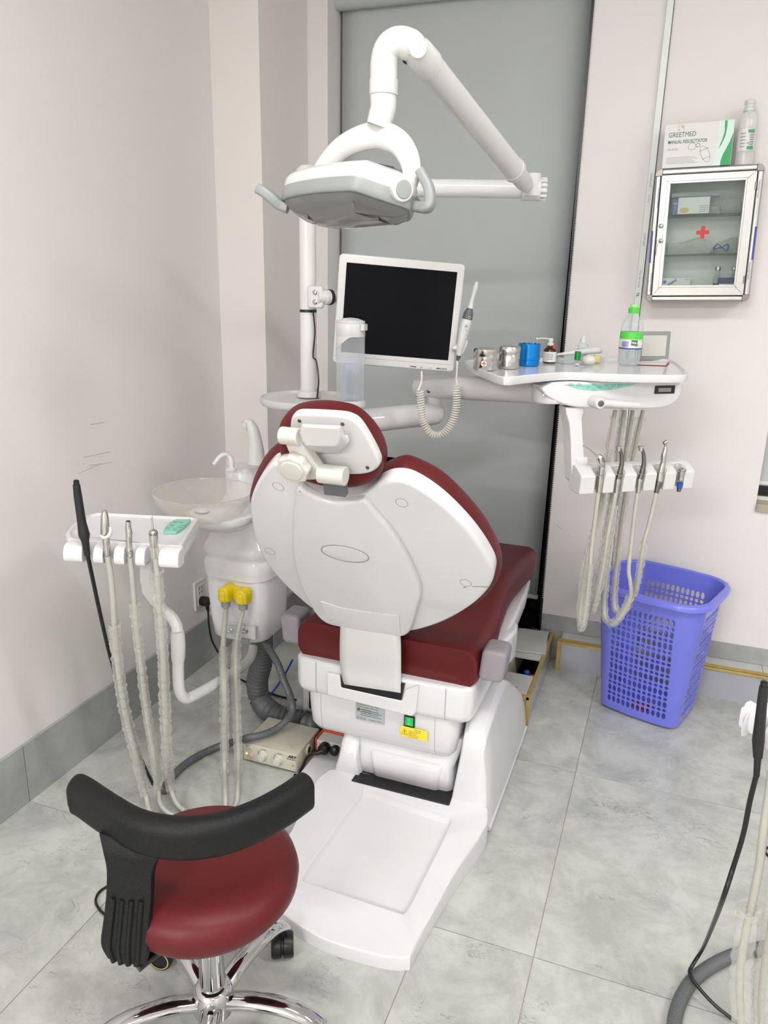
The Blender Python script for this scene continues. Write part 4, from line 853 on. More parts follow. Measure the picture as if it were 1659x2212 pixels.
P = [V((-.995, 2.045, .04)), V((-1.007, 2.03, .028)), V((-1.007, 2.0, .012)), V((-1.006, 1.965, .006)), V((-1.006, 1.93, .0048)), V((-1.01, 1.88, .0048))]
part('cable', G().tube(P, .004, 8, k=5), m_blk, pp_)
o2 = one('power_plug', G().lathe([(.015, 0), (.017, .01), (.016, .02), (.008, .026)], (-.924, 2.086, .051), (0, -1, 0), 18), m_blk, 'black mains plug in the power strip, half hidden by the chair base', 'plug')
# ================================================================ instrument delivery unit (arm, tray, control head, holder)
zT = 1.335
d_ = V((.811, .584, 0)).normalized(); nb = V((-.584, .811, 0)).normalized(); up = V((0, 0, 1))
FT = Fr(ZP(1085, 819, zT), d_, nb)
du = thing('delivery_unit', 'white instrument delivery unit with tray, control panel and handpiece holder on an arm', 'dental unit', FT(.2, .15, -.35))
to = FT.pts([(1005, 787), (1040, 803), (1085, 819), (1130, 816), (1182, 811), (1233, 808.5), (1284, 811), (1340, 813), (1476, 814.5), (1481, 806), (1474, 797), (1449, 781), (1400, 778.5), (1294, 777.5), (1100, 777), (1014, 781)])
to = [(p.x, p.y) for p in resample([(a, b, 0) for a, b in crom2(to, 4)], 110)]
to = ccw(to)
g = G(); g.loft([[FT(x, y, z) for x, y in offset(to, d)] for d, z in ((.012, -.018), (.003, -.016), (0, -.010), (0, .004), (.0025, .006), (.006, .004), (.009, .0), (.014, -.001), (.02, -.001))])
part('tray', g, m_wht, du, 'white moulded tray with a raised rim', sharp=50)
FD = Fr(ZP(1284, 813, zT) + nb * .035, d_, up)
yt_ = zT - .019 - FD.o.z
bot = FD.pts([(1474, 838), (1473, 848), (1465, 863), (1448, 876), (1420, 882), (1360, 883.5), (1300, 883), (1245, 880), (1212, 872), (1186, 859), (1173, 846), (1171, 838)])
bl_ = [(p.x, p.y) for p in crom([(a, b, 0) for a, b in bot], 4)]
ho = [(bl_[-1][0] + .035, yt_ - .001), (bl_[-1][0] + .075, yt_), (bl_[0][0] - .05, yt_), (bl_[0][0] - .012, yt_ - .001)] + bl_
ho = [(p.x, p.y) for p in resample([(a, b, 0) for a, b in ho], 90)]
hb = part('control_head', G().pad(FD, ho, -.24, 0, .02, .006), m_wht, du, sharp=50)
te = FD.pts([(1376, 829), (1352, 836), (1318, 842), (1285, 844), (1255, 841), (1232, 834.5), (1222, 831)], .001)
tl_ = [(p.x, p.y) for p in crom([(a, b, 0) for a, b in te], 4)]
tp = part('control_panel', G().slab(FD, [(tl_[-1][0] - .006, yt_ - .007), (tl_[0][0] + .006, yt_ - .007)] + tl_, -.001, .0012), m_teal, hb, 'teal membrane keypad')
for x, y in ((1234, 830.5), (1251, 831), (1271, 836), (1294, 836.5), (1283, 832), (1283, 841), (1311, 832), (1325, 832.5), (1339, 832.5), (1318, 839)):
    c = FD.px(x, y, .0012); part('key', G().ring(FD, ell(c[0], c[1], .0065, .0035, 14), .0013, .0004, 4).box((c[0] - .002, c[1] - .0004, .0012), (c[0] + .002, c[1] + .0004, .0015), FD), m_tealk, tp)
a = FD.px(1415, 833); b = FD.px(1456, 850)
ds = part('display', G().pad(FD, rrect(a[0], b[1], b[0], a[1], .002), -.001, .002, 0, .0006), m_blk, hb, 'black display window')
a = FD.px(1422, 838); b = FD.px(1448, 846); part('digits', G().box((a[0], b[1], .002), (b[0], a[1], .0023), FD), m_grey, ds)
for k in range(1, 5): x = a[0] + (b[0] - a[0]) * k / 5; part('digit_gap', G().box((x - .0006, b[1] + .001, .0023), (x + .0006, a[1] - .001, .0025), FD), m_inkg, ds)
c = FD.px(1293, 870, .03); part('handle', G().tube([FD(c[0] + .006, c[1], .03), FD(*FD.px(1335, 873, .03), .03), FD(*FD.px(1379, 876, .03), .03)], [.011, .0115, .010], 14, k=3), m_wht2, hb)
hk = part('handle_boss', G().lathe([(.0175, 0), (.0175, .036), (.015, .041), (.009, .042)], FD(c[0], c[1], 0), FD.z, 24), m_wht2, hb)
part('screw', G().lathe([(.0085, 0), (.0085, .003), (.006, .004)], FD(c[0], c[1], .0415), FD.z, 16), m_steeld, hk)
part('rivet', G().ball(FD(*FD.px(1177, 855), -.01), .004), m_wht2, hb)
# hanger
ha = FD.pts([(1222, 880), (1262, 880), (1262, 890), (1258, 905), (1260, 945), (1263, 990), (1264, 1041), (1236, 1041), (1234, 990), (1233, 950), (1230, 915), (1224, 895)], -.01)
hg = part('hanger', G().slab(FD, ha, -.055, -.01), m_wht, du, bevel=.004)
part('hanger_step', G().box((FD.px(1242, 1043, -.005)[0], FD.px(1242, 1047)[1], -.05), (FD.px(1268, 1043)[0], FD.px(1242, 990)[1], -.006), FD), m_wht, du, bevel=.003)
# holder: blocks either side of five slots
zf_ = .045
hx0 = FD.px(1255, 1040, zf_)[0]; hx1 = FD.px(1499, 1040, zf_)[0]
zb0 = FD.px(1370, 1063, zf_)[1]; zfold = FD.px(1370, 1026, zf_)[1]; zbk = zfold + .022; dbk = -.025
sl = [FD.px(x, 1045, zf_)[0] for x in (1296, 1338, 1384, 1427, 1469)]; sw_ = .0138
ed = [hx0] + [v for s_ in sl for v in (s_ - sw_, s_ + sw_)] + [hx1]
for k in range(0, len(ed), 2):
    x0, x1 = ed[k], ed[k + 1]
    part('holder_block', G().loft([[FD(x, y, z) for y, z in ((zb0, dbk + .01), (zb0, zf_ - .004), (zfold, zf_), (zfold + .006, zf_ - .005), (zbk, .012))] for x in (x0, x1)]), m_wht2, du, bevel=.003)
part('holder_back', G().loft([[FD(x, y, z) for y, z in ((zb0 + .004, dbk), (zb0 + .004, .008), (zbk - .001, .010), (zbk + .004, -.002), (zbk + .002, dbk))] for x in (hx0 + .001, hx1 - .001)]), m_wht2, du, bevel=.003)
for s_ in sl: part('slot_cup', G().ring(Fr(FD(s_, (zfold + zbk) / 2, .036), d_, FD.y * .022 - FD.z * .033), ell(0, 0, .0175, .018, 20), .0008, .0008, 4), m_grey, du)
# arms
J = YP(936, 893, 2.44)
A0 = V((PXc + .06, PYc + .05, J.z - .02))
part('lower_arm', G().tube([A0, J], .0385, 28).ball(J, .0385), m_wht, du)
part('lower_post', G().lathe([(.036, 0), (.036, .02), (.022, .03), (.022, .06)], J + V((0, 0, .0)), n=24), m_wht, du)
J2 = YP(936, 836, 2.44)
part('joint_pin', G().cyl(J + V((0, 0, .055)), J2 - V((0, 0, .02)), .017, n=20), m_steeld, du)
A2 = FT(.20, .12, -.05); J2l = YP(903, 836, 2.45); 
part('upper_arm', G().tube([J2l, J2, A2], .0375, 28), m_wht, du)
for x in (926, 938): part('screw', G().lathe([(.006, 0), (.006, .002), (.003, .003)], YP(x, 845, 2.40), (0, -1, 0), 12), m_steeld, du)
part('arm_socket', G().lathe([(.045, 0), (.05, .01), (.05, .05)], A2 - V((0, 0, .03)), n=28), m_wht, du)
def W(x, y, z): return FD(*FD.px(x, y, z), z)
# ---------------- handpieces: each with its hose; the hose dips, then climbs to the control head
HZ = .038
def film(name, pts, r, par, rnd=.13, n=12, k=5, m=None):
    P = resample(crom(pts, 6), max(12, int(sum((V(a) - V(b)).length for a, b in zip(pts, pts[1:])) / .007)), False)
    rr = [r * (1.12 + .14 * sin(i * 1.3) * random.random() + random.uniform(-.08, .08)) for i in range(len(P))]
    o = part(name, G().tube(P, rr, n, rnd=rnd, cap=False), m or m_film, par, 'loose clear plastic sleeve', sharp=25); return o
grp = 'handpieces in the delivery unit holder'
hp1 = thing('air_water_syringe', 'steel air and water syringe with a thin bent nozzle in the holder', 'dental handpiece', W(1297, 1040, HZ))
part('nozzle', G().tube([W(1292, 988, HZ), W(1277, 974, HZ), W(1268, 967, HZ), W(1259, 963, HZ)], [.0028, .0022, .002, .0017], 8, k=3), m_steel, hp1)
part('head', G().tube([W(1301, 1012, HZ), W(1299, 1000, HZ), W(1296, 989, HZ), W(1291, 985, HZ)], [.008, .0115, .0105, .006], 14, k=3), m_steel, hp1)
for x, y in ((1304, 991), (1306, 996)): part('button', G().tube([W(1300, y + 1, HZ), W(x, y, HZ + .014)], .004, 10), m_steeld, hp1)
part('grip', G().tube([W(1299, 1010, HZ), W(1293, 1062, HZ)], [.0095, .0085], 14), m_steel, hp1)
part('hose', G().tube([W(1293, 1060, HZ), W(1288, 1100, HZ), W(1283, 1140, HZ), W(1278, 1180, HZ), W(1274, 1230, HZ), W(1268, 1290, HZ - .02), W(1260, 1345, HZ - .03), W(1253, 1350, HZ - .06), W(1256, 1300, -.05), W(1268, 1210, -.055), W(1284, 1150, -.06), W(1300, 1080, -.06), W(1318, 960, -.06), W(1329, 886, -.06)], .006, 10, k=6), m_hose, hp1)
film('sleeve', [W(1275, 1215, HZ), W(1270, 1270, HZ - .02), W(1262, 1330, HZ - .03), W(1256, 1358, HZ - .045), W(1253, 1320, -.045), W(1260, 1240, -.055), W(1272, 1190, -.057), W(1294, 1110, -.06), W(1316, 970, -.06), W(1328, 900, -.06)], .0098, hp1)
def turbine(lbl, x0, x1, hose, sleeve):
    t = thing('turbine_handpiece', lbl, 'dental handpiece', W(x1, 1035, HZ), grp)
    part('head', G().tube([W(x0 - 6, 966, HZ), W(x0 + 4, 967, HZ)], .0055, 12).tube([W(x0 - 1, 965, HZ), W(x0 - 2, 974, HZ)], .0058, 12), m_steel, t)
    part('neck', G().tube([W(x0, 968, HZ), W(x0 + 4, 980, HZ), W(x0 + 5, 1000, HZ), W(x0 + 1, 1020, HZ), W(x1, 1036, HZ)], [.0048, .005, .0065, .0072, .0075], 14, k=4), m_steeld, t)
    part('coupling', G().tube([W(x1, 1034, HZ), W(x1 - 1, 1042, HZ)], .0085, 14).tube([W(x1 - 1, 1041, HZ), W(x1 - 4, 1064, HZ)], .007, 14), m_steel, t)
    part('hose', G().tube(hose, .006, 10, k=6), m_hose, t)
    for s_ in sleeve: film('sleeve', s_, .0105, t)
turbine('slim steel turbine handpiece next to the air and water syringe', 1338, 1335, [W(1331, 1062, HZ), W(1322, 1110, HZ), W(1312, 1160, HZ), W(1303, 1220, .02), W(1292, 1275, 0), W(1281, 1310, -.03), W(1279, 1325, -.06), W(1286, 1290, -.085), W(1300, 1210, -.09), W(1316, 1110, -.092), W(1338, 970, -.092), W(1349, 886, -.092)], [[W(1326, 1090, HZ), W(1311, 1175, HZ - .01), W(1297, 1260, .005), W(1280, 1318, -.04), W(1284, 1295, -.08), W(1300, 1210, -.09), W(1318, 1100, -.092), W(1340, 960, -.092), W(1347, 900, -.092)]])
turbine('slim steel turbine handpiece next to the contra-angle handpiece', 1386, 1382, [W(1378, 1062, HZ), W(1371, 1110, HZ), W(1364, 1170, HZ), W(1358, 1230, HZ), W(1361, 1255, HZ), W(1362, 1288, HZ - .01), W(1345, 1325, .005), W(1322, 1349, -.03), W(1306, 1330, -.09), W(1308, 1260, -.12), W(1324, 1130, -.124), W(1352, 980, -.124), W(1367, 886, -.124)], [[W(1362, 1288, HZ - .005), W(1345, 1324, .008), W(1324, 1348, -.025)], [W(1320, 1348, -.035), W(1306, 1328, -.09), W(1308, 1260, -.12), W(1324, 1130, -.124), W(1352, 980, -.124), W(1366, 900, -.124)]])
t = thing('contra_angle_handpiece', 'steel contra-angle handpiece with an angled head in the holder', 'dental handpiece', W(1424, 1035, HZ), None)
part('head', G().tube([W(1441, 953, HZ), W(1434, 958, HZ)], .0055, 12).tube([W(1437, 956, HZ), W(1438, 966, HZ)], [.0045, .0038], 12), m_steel, t)
part('neck', G().tube([W(1438, 963, HZ), W(1437, 972, HZ), W(1434, 984, HZ), W(1432, 1002, HZ)], [.0038, .0062, .0078, .0075], 14, k=3), m_steel, t)
part('motor', G().tube([W(1432, 1000, HZ), W(1429, 1012, HZ), W(1427, 1020, HZ), W(1424, 1040, HZ)], [.0075, .0082, .0098, .0098], 14), m_steel, t)
part('coupling', G().tube([W(1424, 1038, HZ), W(1422, 1046, HZ)], .0095, 14).tube([W(1422, 1044, HZ), W(1418, 1064, HZ)], .0075, 14), m_steeld, t)
part('hose', G().tube([W(1418, 1062, HZ), W(1410, 1100, HZ), W(1400, 1140, HZ), W(1391, 1172, HZ), W(1383, 1220, HZ - .01), W(1376, 1262, HZ - .04), W(1362, 1300, -.05), W(1340, 1325, -.11), W(1326, 1300, -.15), W(1332, 1220, -.156), W(1347, 1090, -.156), W(1373, 960, -.156), W(1389, 886, -.156)], .006, 10, k=6), m_hose, t)
film('sleeve', [W(1392, 1170, HZ), W(1387, 1200, HZ - .004), W(1379, 1245, HZ - .025), W(1369, 1285, -.02)], .0098, t)
film('sleeve', [W(1360, 1303, -.055), W(1340, 1325, -.11), W(1327, 1300, -.15), W(1333, 1215, -.156), W(1349, 1080, -.156), W(1374, 955, -.156), W(1387, 900, -.156)], .0105, t)
t = thing('air_motor', 'short steel air motor tip with a blue ring, no hose, in the end slot', 'dental handpiece', W(1466, 1062, HZ))
part('barrel', G().lathe([(.0055, 0), (.0105, .002), (.0105, .014), (.009, .018), (.009, .034)], W(1474, 1012, HZ), W(1466, 1062, HZ) - W(1474, 1012, HZ), 16), m_steel, t)
part('bore', G().lathe([(.0045, -.0006), (.0045, .003)], W(1474, 1012, HZ), W(1466, 1062, HZ) - W(1474, 1012, HZ), 12), m_blk, t)
a_, b_ = W(1474, 1012, HZ), W(1466, 1062, HZ)
part('blue_ring', G().tube([a_.lerp(b_, .62), a_.lerp(b_, .82)], [.0092, .0078], 14), m_bcab, t, 'blue ring')
part('tip', G().tube([a_.lerp(b_, .82), b_], [.0072, .0055], 14), m_steeld, t)

# ================================================================ things on the tray
def base(x, y): return ZP(x, y, zT + .0005)
def k_(p, n): return n * (p - CAM).dot(RC[2]) / FPX                    # pixels at that place to metres
def top(p, x, y):                                                       # height of a pixel above place p
    q_ = PP(x, y, p, V((RC[2].x, RC[2].y, 0))); return q_.z - p.z
def can(lbl, bx, by, wpx, ty, mat_, lidded=True, name='cotton_canister'):
    p = base(bx, by); r = k_(p, wpx / 2); h = top(p, bx, ty); t = thing(name, lbl, 'canister', p)
    if lidded:
        part('body', G().lathe([(r * .96, 0), (r, .003), (r, h * .66), (r * .97, h * .68)], p, n=36), m_steel, t)
        l = part('lid', G().lathe([(r * 1.02, h * .64), (r * 1.04, h * .66), (r * 1.04, h * .96), (r * .98, h), (r * .8, h * 1.0), (r * .75, h * .985), (.001, h * .985)], p, n=36), m_steel, t)
    return t, p, r, h
t, p, r, h = can('round steel canister with a red cross sticker on the tray', 1048, 798, 53, 752, m_steel)
cf = Fr(p + V((0, 0, h * .33)) + (CAM - p - V((0, 0, H - p.z))).normalized() * (r + .0003), (V((CAM.y - p.y, -(CAM.x - p.x), 0))) * -1, up)
cf = Fr(cf.o, cf.x if cf.z.dot(CAM - p) > 0 else -cf.x, up)
s_ = part('sticker', G().slab(cf, ell(-.004, 0, .009, .009, 24), -.0016, .0004), m_paper, t, 'white round sticker with a red cross')
part('sticker_ring', G().ring(cf, ell(-.004, 0, .009, .009, 24), .0005, .0005, 4), m_navy, s_)
part('sticker_cross', G().box((-.0105, -.0016, .0004), (.0025, .0016, .0008), cf).box((-.0056, -.0065, .0004), (-.0024, .0065, .0009), cf), m_orange, s_)
can('plain round steel canister behind the red cross canister', 1098, 795, 46, 748, m_steel)
p = base(1141, 789); r = k_(p, 23.5); h = top(p, 1141, 742)
t = thing('bur_canister', 'open blue metal canister full of fine instruments on the tray', 'canister', p)
part('body', G().lathe([(r * .96, 0), (r * .98, .002), (r * .98, h * .26), (r * 1.04, h * .28), (r * 1.04, h * .33), (r, h * .35), (r, h), (r * .95, h), (r * .95, h * .4), (.001, h * .4)], p, n=36), m_blue, t)
for k in range(16):
    a = k * 2.4; q_ = r * .78 * math.sqrt((k + .5) / 16); b0 = p + V((q_ * cos(a), q_ * sin(a), h * .41)); b1 = b0 + V((random.uniform(-.006, .006), random.uniform(-.006, .006), h * random.uniform(.45, .68)))
    part('needle_file', G().tube([b0, b1], .0011, 5), m_steel, t)
# amber spray bottle
p = base(1186, 784); r = k_(p, 14); h = top(p, 1186, 731)
t = thing('spray_bottle', 'small amber glass bottle with a white spray nozzle on the tray', 'bottle', p)
part('glass', G().lathe([(r * .9, 0), (r, .002), (r, h * .50), (r * .9, h * .57), (r * .5, h * .66), (r * .42, h * .70), (r * .42, h * .74)], p, n=28), m_amber, t)
lb = part('label_wrap', G().lathe([(r * 1.015, h * .06), (r * 1.015, h * .47)], p, n=28, cap=False), m_paper, t)
sd_ = (CAM - p); sd_.z = 0; sd_.normalize(); sx_ = V((-sd_.y, sd_.x, 0))
lf = Fr(p + sd_ * (r * 1.02), sx_, up)
for k in range(4): part('label_line', G().box((-r * .4, h * (.16 + .07 * k), -.0012), (r * .5, h * (.18 + .07 * k), .0002), lf), m_inkg, lb)
part('pump', G().lathe([(r * .5, h * .72), (r * .52, h * .80), (r * .3, h * .84), (r * .3, h * .88), (r * .38, h * .88), (r * .38, h), (r * .3, h * 1.01)], p, n=20), m_wht2, t)
tip = W(1160, 731, -.0)
q0 = p + V((0, 0, h * .95)); tt = PP(1160, 732, p, V((RC[2].x, RC[2].y, 0)))
part('nozzle', G().tube([q0, q0.lerp(tt, .5) + V((0, 0, .003)), tt], [.003, .0022, .002], 10, k=3).ball(tt, .0035), m_wht2, t)
part('red_tab', G().box((r * .35, h * .6, -.006), (r * .78, h * .76, .002), lf), m_redp, t, bevel=.001)
# dropper bottle, green capped vial, egg, yellow sponge, white device, clear box
p = base(1256, 781); r = k_(p, 11.5); h = top(p, 1256, 723)
t = thing('dropper_bottle', 'small white translucent dropper bottle on the tray', 'bottle', p)
part('body', G().lathe([(r * .92, 0), (r, .002), (r, h * .55), (r * .85, h * .64), (r * .5, h * .70), (r * .48, h * .73)], p, n=24), m_milk, t)
part('cap', G().lathe([(r * .6, h * .70), (r * .6, h * .84), (r * .3, h * .90), (r * .22, h * .99), (r * .1, h)], p, n=20), m_wht2, t)
part('label_wrap', G().lathe([(r * 1.01, h * .12), (r * 1.01, h * .5)], p, n=24, cap=False), m_milk, t)
p = base(1246, 790); r = k_(p, 7); h = top(p, 1246, 759)
t = thing('green_capped_vial', 'little glass vial with a metallic green cap on the tray', 'bottle', p)
part('glass', G().lathe([(r * .9, 0), (r, .001), (r, h * .36), (r * .7, h * .4)], p, n=20), m_pvc, t)
part('content', G().lathe([(r * .8, .002), (r * .8, h * .2)], p, n=16), m_wht2, t)
part('cap', G().lathe([(r * .95, h * .40), (r * .95, h), (r * .8, h * 1.01)], p, n=24), m_gmet, t)
p = base(1271, 789); r = k_(p, 11)
one('egg_pot', G().ball(p + V((0, 0, r)), r, 22, 14, (1.45, 1.0, 1.0)), m_ivory, 'smooth white egg-shaped pot on the tray', 'pot')
p = base(1289, 783); a = k_(p, 9)
one('sponge', G().box(p + V((-a * .8, -a * .6, 0)), p + V((a * .8, a * .6, a * 1.5))), m_sticker, 'yellow foam sponge behind the white egg-shaped pot', 'sponge', bevel=.003)
p = base(1252, 783)
bfr = Fr(p, d_, nb); wx = k_(p, 50)
t = thing('clear_box', 'clear acrylic box holding a white hand device on the tray', 'box', p)
hz_ = k_(p, 13)
part('front_wall', G().box((-wx, -.035, .0005), (wx * .9, -.0335, hz_), bfr), m_pvc, t)
part('end_wall', G().box((wx * .9, -.035, .0005), (wx * .9 + .0015, .03, hz_), bfr), m_pvc, t)
part('end_wall', G().box((-wx, -.035, .0005), (-wx + .0015, .03, hz_), bfr), m_pvc, t)
part('back_wall', G().box((-wx, .029, .0005), (wx * .9, .0305, hz_), bfr), m_pvc, t)
part('bottom', G().box((-wx, -.035, .0), (wx * .9, .0305, .0012), bfr), m_pvc, t)
t = thing('curing_light', 'white wand-shaped curing device lying across the clear box', 'dental device', bfr(0, 0, hz_))
a0, a1, a2 = bfr(-wx * 1.15, 0, hz_ + .0055), bfr(-.005, .0, hz_ + .0135), bfr(wx * .85, .005, hz_ + .019)
part('wand', G().tube([a0, a0.lerp(a1, .5), a1, a2], [.003, .006, .0085, .0115], 14, k=3), m_wht2, t)
part('end_cap', G().tube([a2, a2 + (a2 - a1).normalized() * .012], [.0118, .0105], 14), m_wht2, t)
# water bottle
p = base(1357, 788); r = k_(p, 23.5); h = top(p, 1363, 656)
t = thing('saline_bottle', 'clear plastic bottle with a bright green cap and green label on the tray', 'bottle', p)
part('body', G().lathe([(r * .80, 0), (r * .95, .006), (r * .93, .012), (r * .97, h * .06), (r * .97, h * .34), (r, h * .36), (r, h * .56), (r * 1.0, h * .62), (r * .8, h * .74), (r * .45, h * .81), (r * .42, h * .85)], p, n=36), m_pvc, t)
part('water', G().lathe([(r * .78, .002), (r * .91, .008), (r * .94, h * .06), (r * .95, h * .50)], p, n=28), m_water, t)
part('label_green', G().lathe([(r * 1.01, h * .43), (r * 1.01, h * .55)], p, n=36, cap=False), m_gcap, t)
l2 = part('label_white', G().lathe([(r * 1.01, h * .29), (r * 1.01, h * .43)], p, n=36, cap=False), m_paper, t)
part('label_stripe', G().lathe([(r * 1.01, h * .27), (r * 1.01, h * .29)], p, n=36, cap=False), m_inkb, t)
sd_ = (CAM - p); sd_.z = 0; sd_.normalize(); sx_ = V((-sd_.y, sd_.x, 0)); lf = Fr(p + sd_ * (r * 1.015), sx_, up)
part('label_block', G().slab(lf, [(r * .05, h * .335), (r * .62, h * .335), (r * .62, h * .42), (r * .05, h * .42)], -.006, .0004), m_greent, l2)
text('label_name', 'Vinh Phuc', h * .055, lf, r * .08, h * .36, .0006, m_paper, l2, bold=.0003, sx=.78)
for k in range(5): part('label_line', G().box((-r * .75, h * (.31 + .02 * k), -.007), (-r * .15, h * (.316 + .02 * k), .0003), lf), m_bluep, l2)
part('cap', G().lathe([(r * .48, h * .85), (r * .5, h * .86), (r * .5, h * .935), (r * .3, h * .945), (r * .3, h * .95)], p, n=24), m_gcap, t)
part('cap_top', G().lathe([(r * .34, h * .935), (r * .34, h * .995), (r * .28, h)], p, n=20), m_gcapl, t)
# film viewer and leaflets
p = base(1415, 779); vf = Fr(p, d_, up + nb * .05)
q0 = vf.px(1378, 777); q1 = vf.px(1450, 716)
t = thing('film_viewer', 'flat white framed film viewer standing upright on the tray', 'viewer', p)
part('frame', G().pad(vf, rrect(q0[0], .001, q1[0], q1[1], .004), -.012, 0, .002, .002), m_grey, t)
part('window', G().slab(vf, rrect(q0[0] + .012, .015, q1[0] - .015, q1[1] - .013, .001, 1), -.001, .0012), m_ivory, t)
lfp = [ZP(*c, zT + .0015) for c in ((1376, 787), (1385, 780), (1443, 782), (1438, 789))]
t = thing('leaflet', 'white and red leaflets lying flat beside the film viewer', 'leaflet', sum(lfp, V()) / 4)
part('page', G().loft([[c + V((0, 0, z)) for c in lfp] for z in (0, .0015)]), m_paper, t)
cc = sum(lfp, V()) / 4
part('cover', G().loft([[cc + (c - cc) * .98 + V((.006, -.004, z)) for c in lfp] for z in (-.0009, -.0001)]), m_redp, t)
# ================================================================ assistant's instrument tray on its arm
zA = .93
oA = ZP(134, 1176, zA); eA = ZP(384, 1191, zA) - oA
FA = Fr(oA, eA, V((-eA.y, eA.x, 0))); LA = eA.length
as_ = thing('assistant_tray', 'white assistant instrument tray with four slots on a bent tube arm', 'dental unit', FA(LA / 2, .08, -.05))
at = FA.pts([(140, 1152), (150, 1138), (168, 1122), (188, 1111), (213, 1105.5), (300, 1110), (424, 1116), (429, 1118), (424, 1128), (400, 1166)])
at = [(LA - .004, .036), (.002, .036)] + at
at = ccw(at)
at = [(p.x, p.y) for p in resample([(a, b, 0) for a, b in crom2([(q.x, q.y) for q in resample([(a, b, 0) for a, b in at], 40)], 3)], 120)]
g = G(); g.loft([[FA(x, y, z) for x, y in offset(at, d)] for d, z in ((.02, -.05), (.004, -.046), (0, -.035), (0, -.003), (.003, 0), (.010, 0), (.013, -.006), (.017, -.007))])
part('dish', g, m_wht, as_, sharp=50)
slx = [FA.px(x, 1183)[0] for x in (181, 230, 280, 331)]; sw2 = .0145
ed = [0] + [v for i, s_ in enumerate(slx) for v in (s_ - sw2 - (.003 if i == 3 else 0), s_ + sw2 + (.003 if i == 3 else 0))] + [LA]
for k in range(0, len(ed), 2):
    x0, x1 = ed[k], ed[k + 1]
    prof = [(.040, -.001), (.014, -.002), (.004, -.008), (-.003, -.022), (-.004, -.036), (.0, -.044), (.010, -.047), (.040, -.046)]
    part('lip_block', G().loft([[FA(x, y, z) for y, z in prof] for x in (x0, x1)]), m_wht, as_, bevel=.003)
for s_ in slx[:3]: part('slot_hook', G().tube([FA(s_ - sw2 - .001, .004, -.010), FA(s_ - sw2 - .0005, -.003, -.022), FA(s_ - sw2 - .001, -.004, -.038)], .003, 8, k=3), m_wht, as_)
tpd = FA.pts([(352, 1148), (358, 1136), (368, 1127), (381, 1121.5), (412, 1121.5), (398, 1137), (381, 1148)], .001)
kp = part('control_panel', G().slab(FA, tpd, -.006, .0012), m_teal, as_, 'teal membrane keypad')
for x, y in ((362, 1141), (371, 1135), (379, 1128), (391, 1129), (396, 1135), (387, 1139), (378, 1144)): part('key', G().ring(FA, ell(*FA.px(x, y, .0012), .005, .005, 12), .0014, .0005, 4), m_tealk, kp)
AP = [YP(*p) for p in ((547, 1397, 2.17), (545, 1410, 2.15), (530, 1434, 2.09), (470, 1474, 1.88), (420, 1502, 1.75), (400, 1508, 1.71), (388, 1492, 1.69), (385, 1460, 1.685), (385, 1425, 1.68))]
part('tube_arm', G().tube(AP, .0165, 18, k=5), m_enam, as_)
part('arm_sleeve', G().tube([YP(385, 1428, 1.68), YP(385, 1420, 1.68), YP(385, 1395, 1.68), YP(384, 1372, 1.68), YP(383, 1364, 1.68)], [.0175, .0195, .0205, .0195, .0178], 20), m_wht2, as_)
part('upper_arm', G().tube([YP(*p) for p in ((384, 1368, 1.685), (381, 1350, 1.695), (368, 1330, 1.695), (347, 1314, 1.69))], .0165, 16, k=4), m_enam, as_)
g = G(); R = []
for (x, y, Y, w_) in ((354, 1318, 1.69, .013), (338, 1302, 1.685, .018), (324, 1280, 1.675, .021), (319, 1250, 1.665, .0205), (318, 1200, 1.65, .020)):
    c = YP(x, y, Y); R.append([c + V((a, b, 0)) for a, b in rrect(-w_, -.014, w_, .014, .009, 4)])
part('arm_blade', g.loft(R), m_enam, as_, sharp=60)
# ---- instruments resting in the slots
def B(x, y, Y): return YP(x, y, Y)
def slotY(k): return FA(slx[k], .004, 0).y
Y0_, Y1_, Y2_, Y3_ = [slotY(k) for k in range(4)]
t = thing('ultrasonic_scaler', 'long black scaler handpiece standing in the assistant tray', 'dental handpiece', B(182, 1160, Y0_))
part('handle', G().tube([B(165, 1046, Y0_), B(168, 1070, Y0_), B(174, 1110, Y0_), B(177, 1131, Y0_)], [.0085, .0098, .0103, .0108], 16).tube([B(165, 1047, Y0_), B(164.7, 1038, Y0_)], .0068, 14), m_rub, t, bevel=.0008)
part('bore', G().tube([B(164.7, 1038.3, Y0_), B(164.6, 1036.5, Y0_)], .0045, 12), m_blk, t)
part('collar', G().tube([B(177, 1130, Y0_), B(180, 1147, Y0_), B(182, 1156, Y0_), B(184, 1168, Y0_), B(189, 1200, Y0_ - .002)], [.0108, .0128, .0138, .0095, .0068], 16), m_rub, t)
P = [B(189, 1198, Y0_), B(200, 1250, Y0_ + .01), B(215, 1320, Y0_ + .03), B(236, 1410, Y1_ + .075), B(262, 1500, Y1_ + .105), B(287, 1580, Y1_ + .15), ZP(303, 1632, .05), ZP(318, 1668, .012), ZP(331, 1694, .0055)]
part('cable', G().tube(P, .0052, 10, k=6), m_blk, t)
floorL = lambda x, y, z=.02: ZP(x, y, z)
t1 = thing('suction_tip', 'steel suction handpiece with a white slide lever in the assistant tray', 'dental handpiece', B(230, 1160, Y1_))
part('barrel', G().tube([B(226, 1103, Y1_), B(226, 1108, Y1_), B(226, 1112, Y1_), B(227, 1135, Y1_), B(228, 1158, Y1_)], [.0062, .0064, .0085, .0105, .0115], 16), m_steel, t1)
part('lever', G().tube([B(217, 1157, Y1_ - .012), B(226, 1162, Y1_ - .016), B(236, 1156, Y1_ - .012), B(239, 1146, Y1_ - .010), B(238, 1138, Y1_ - .008)], [.003, .0045, .005, .004, .003], 10, k=3), m_wht2, t1)
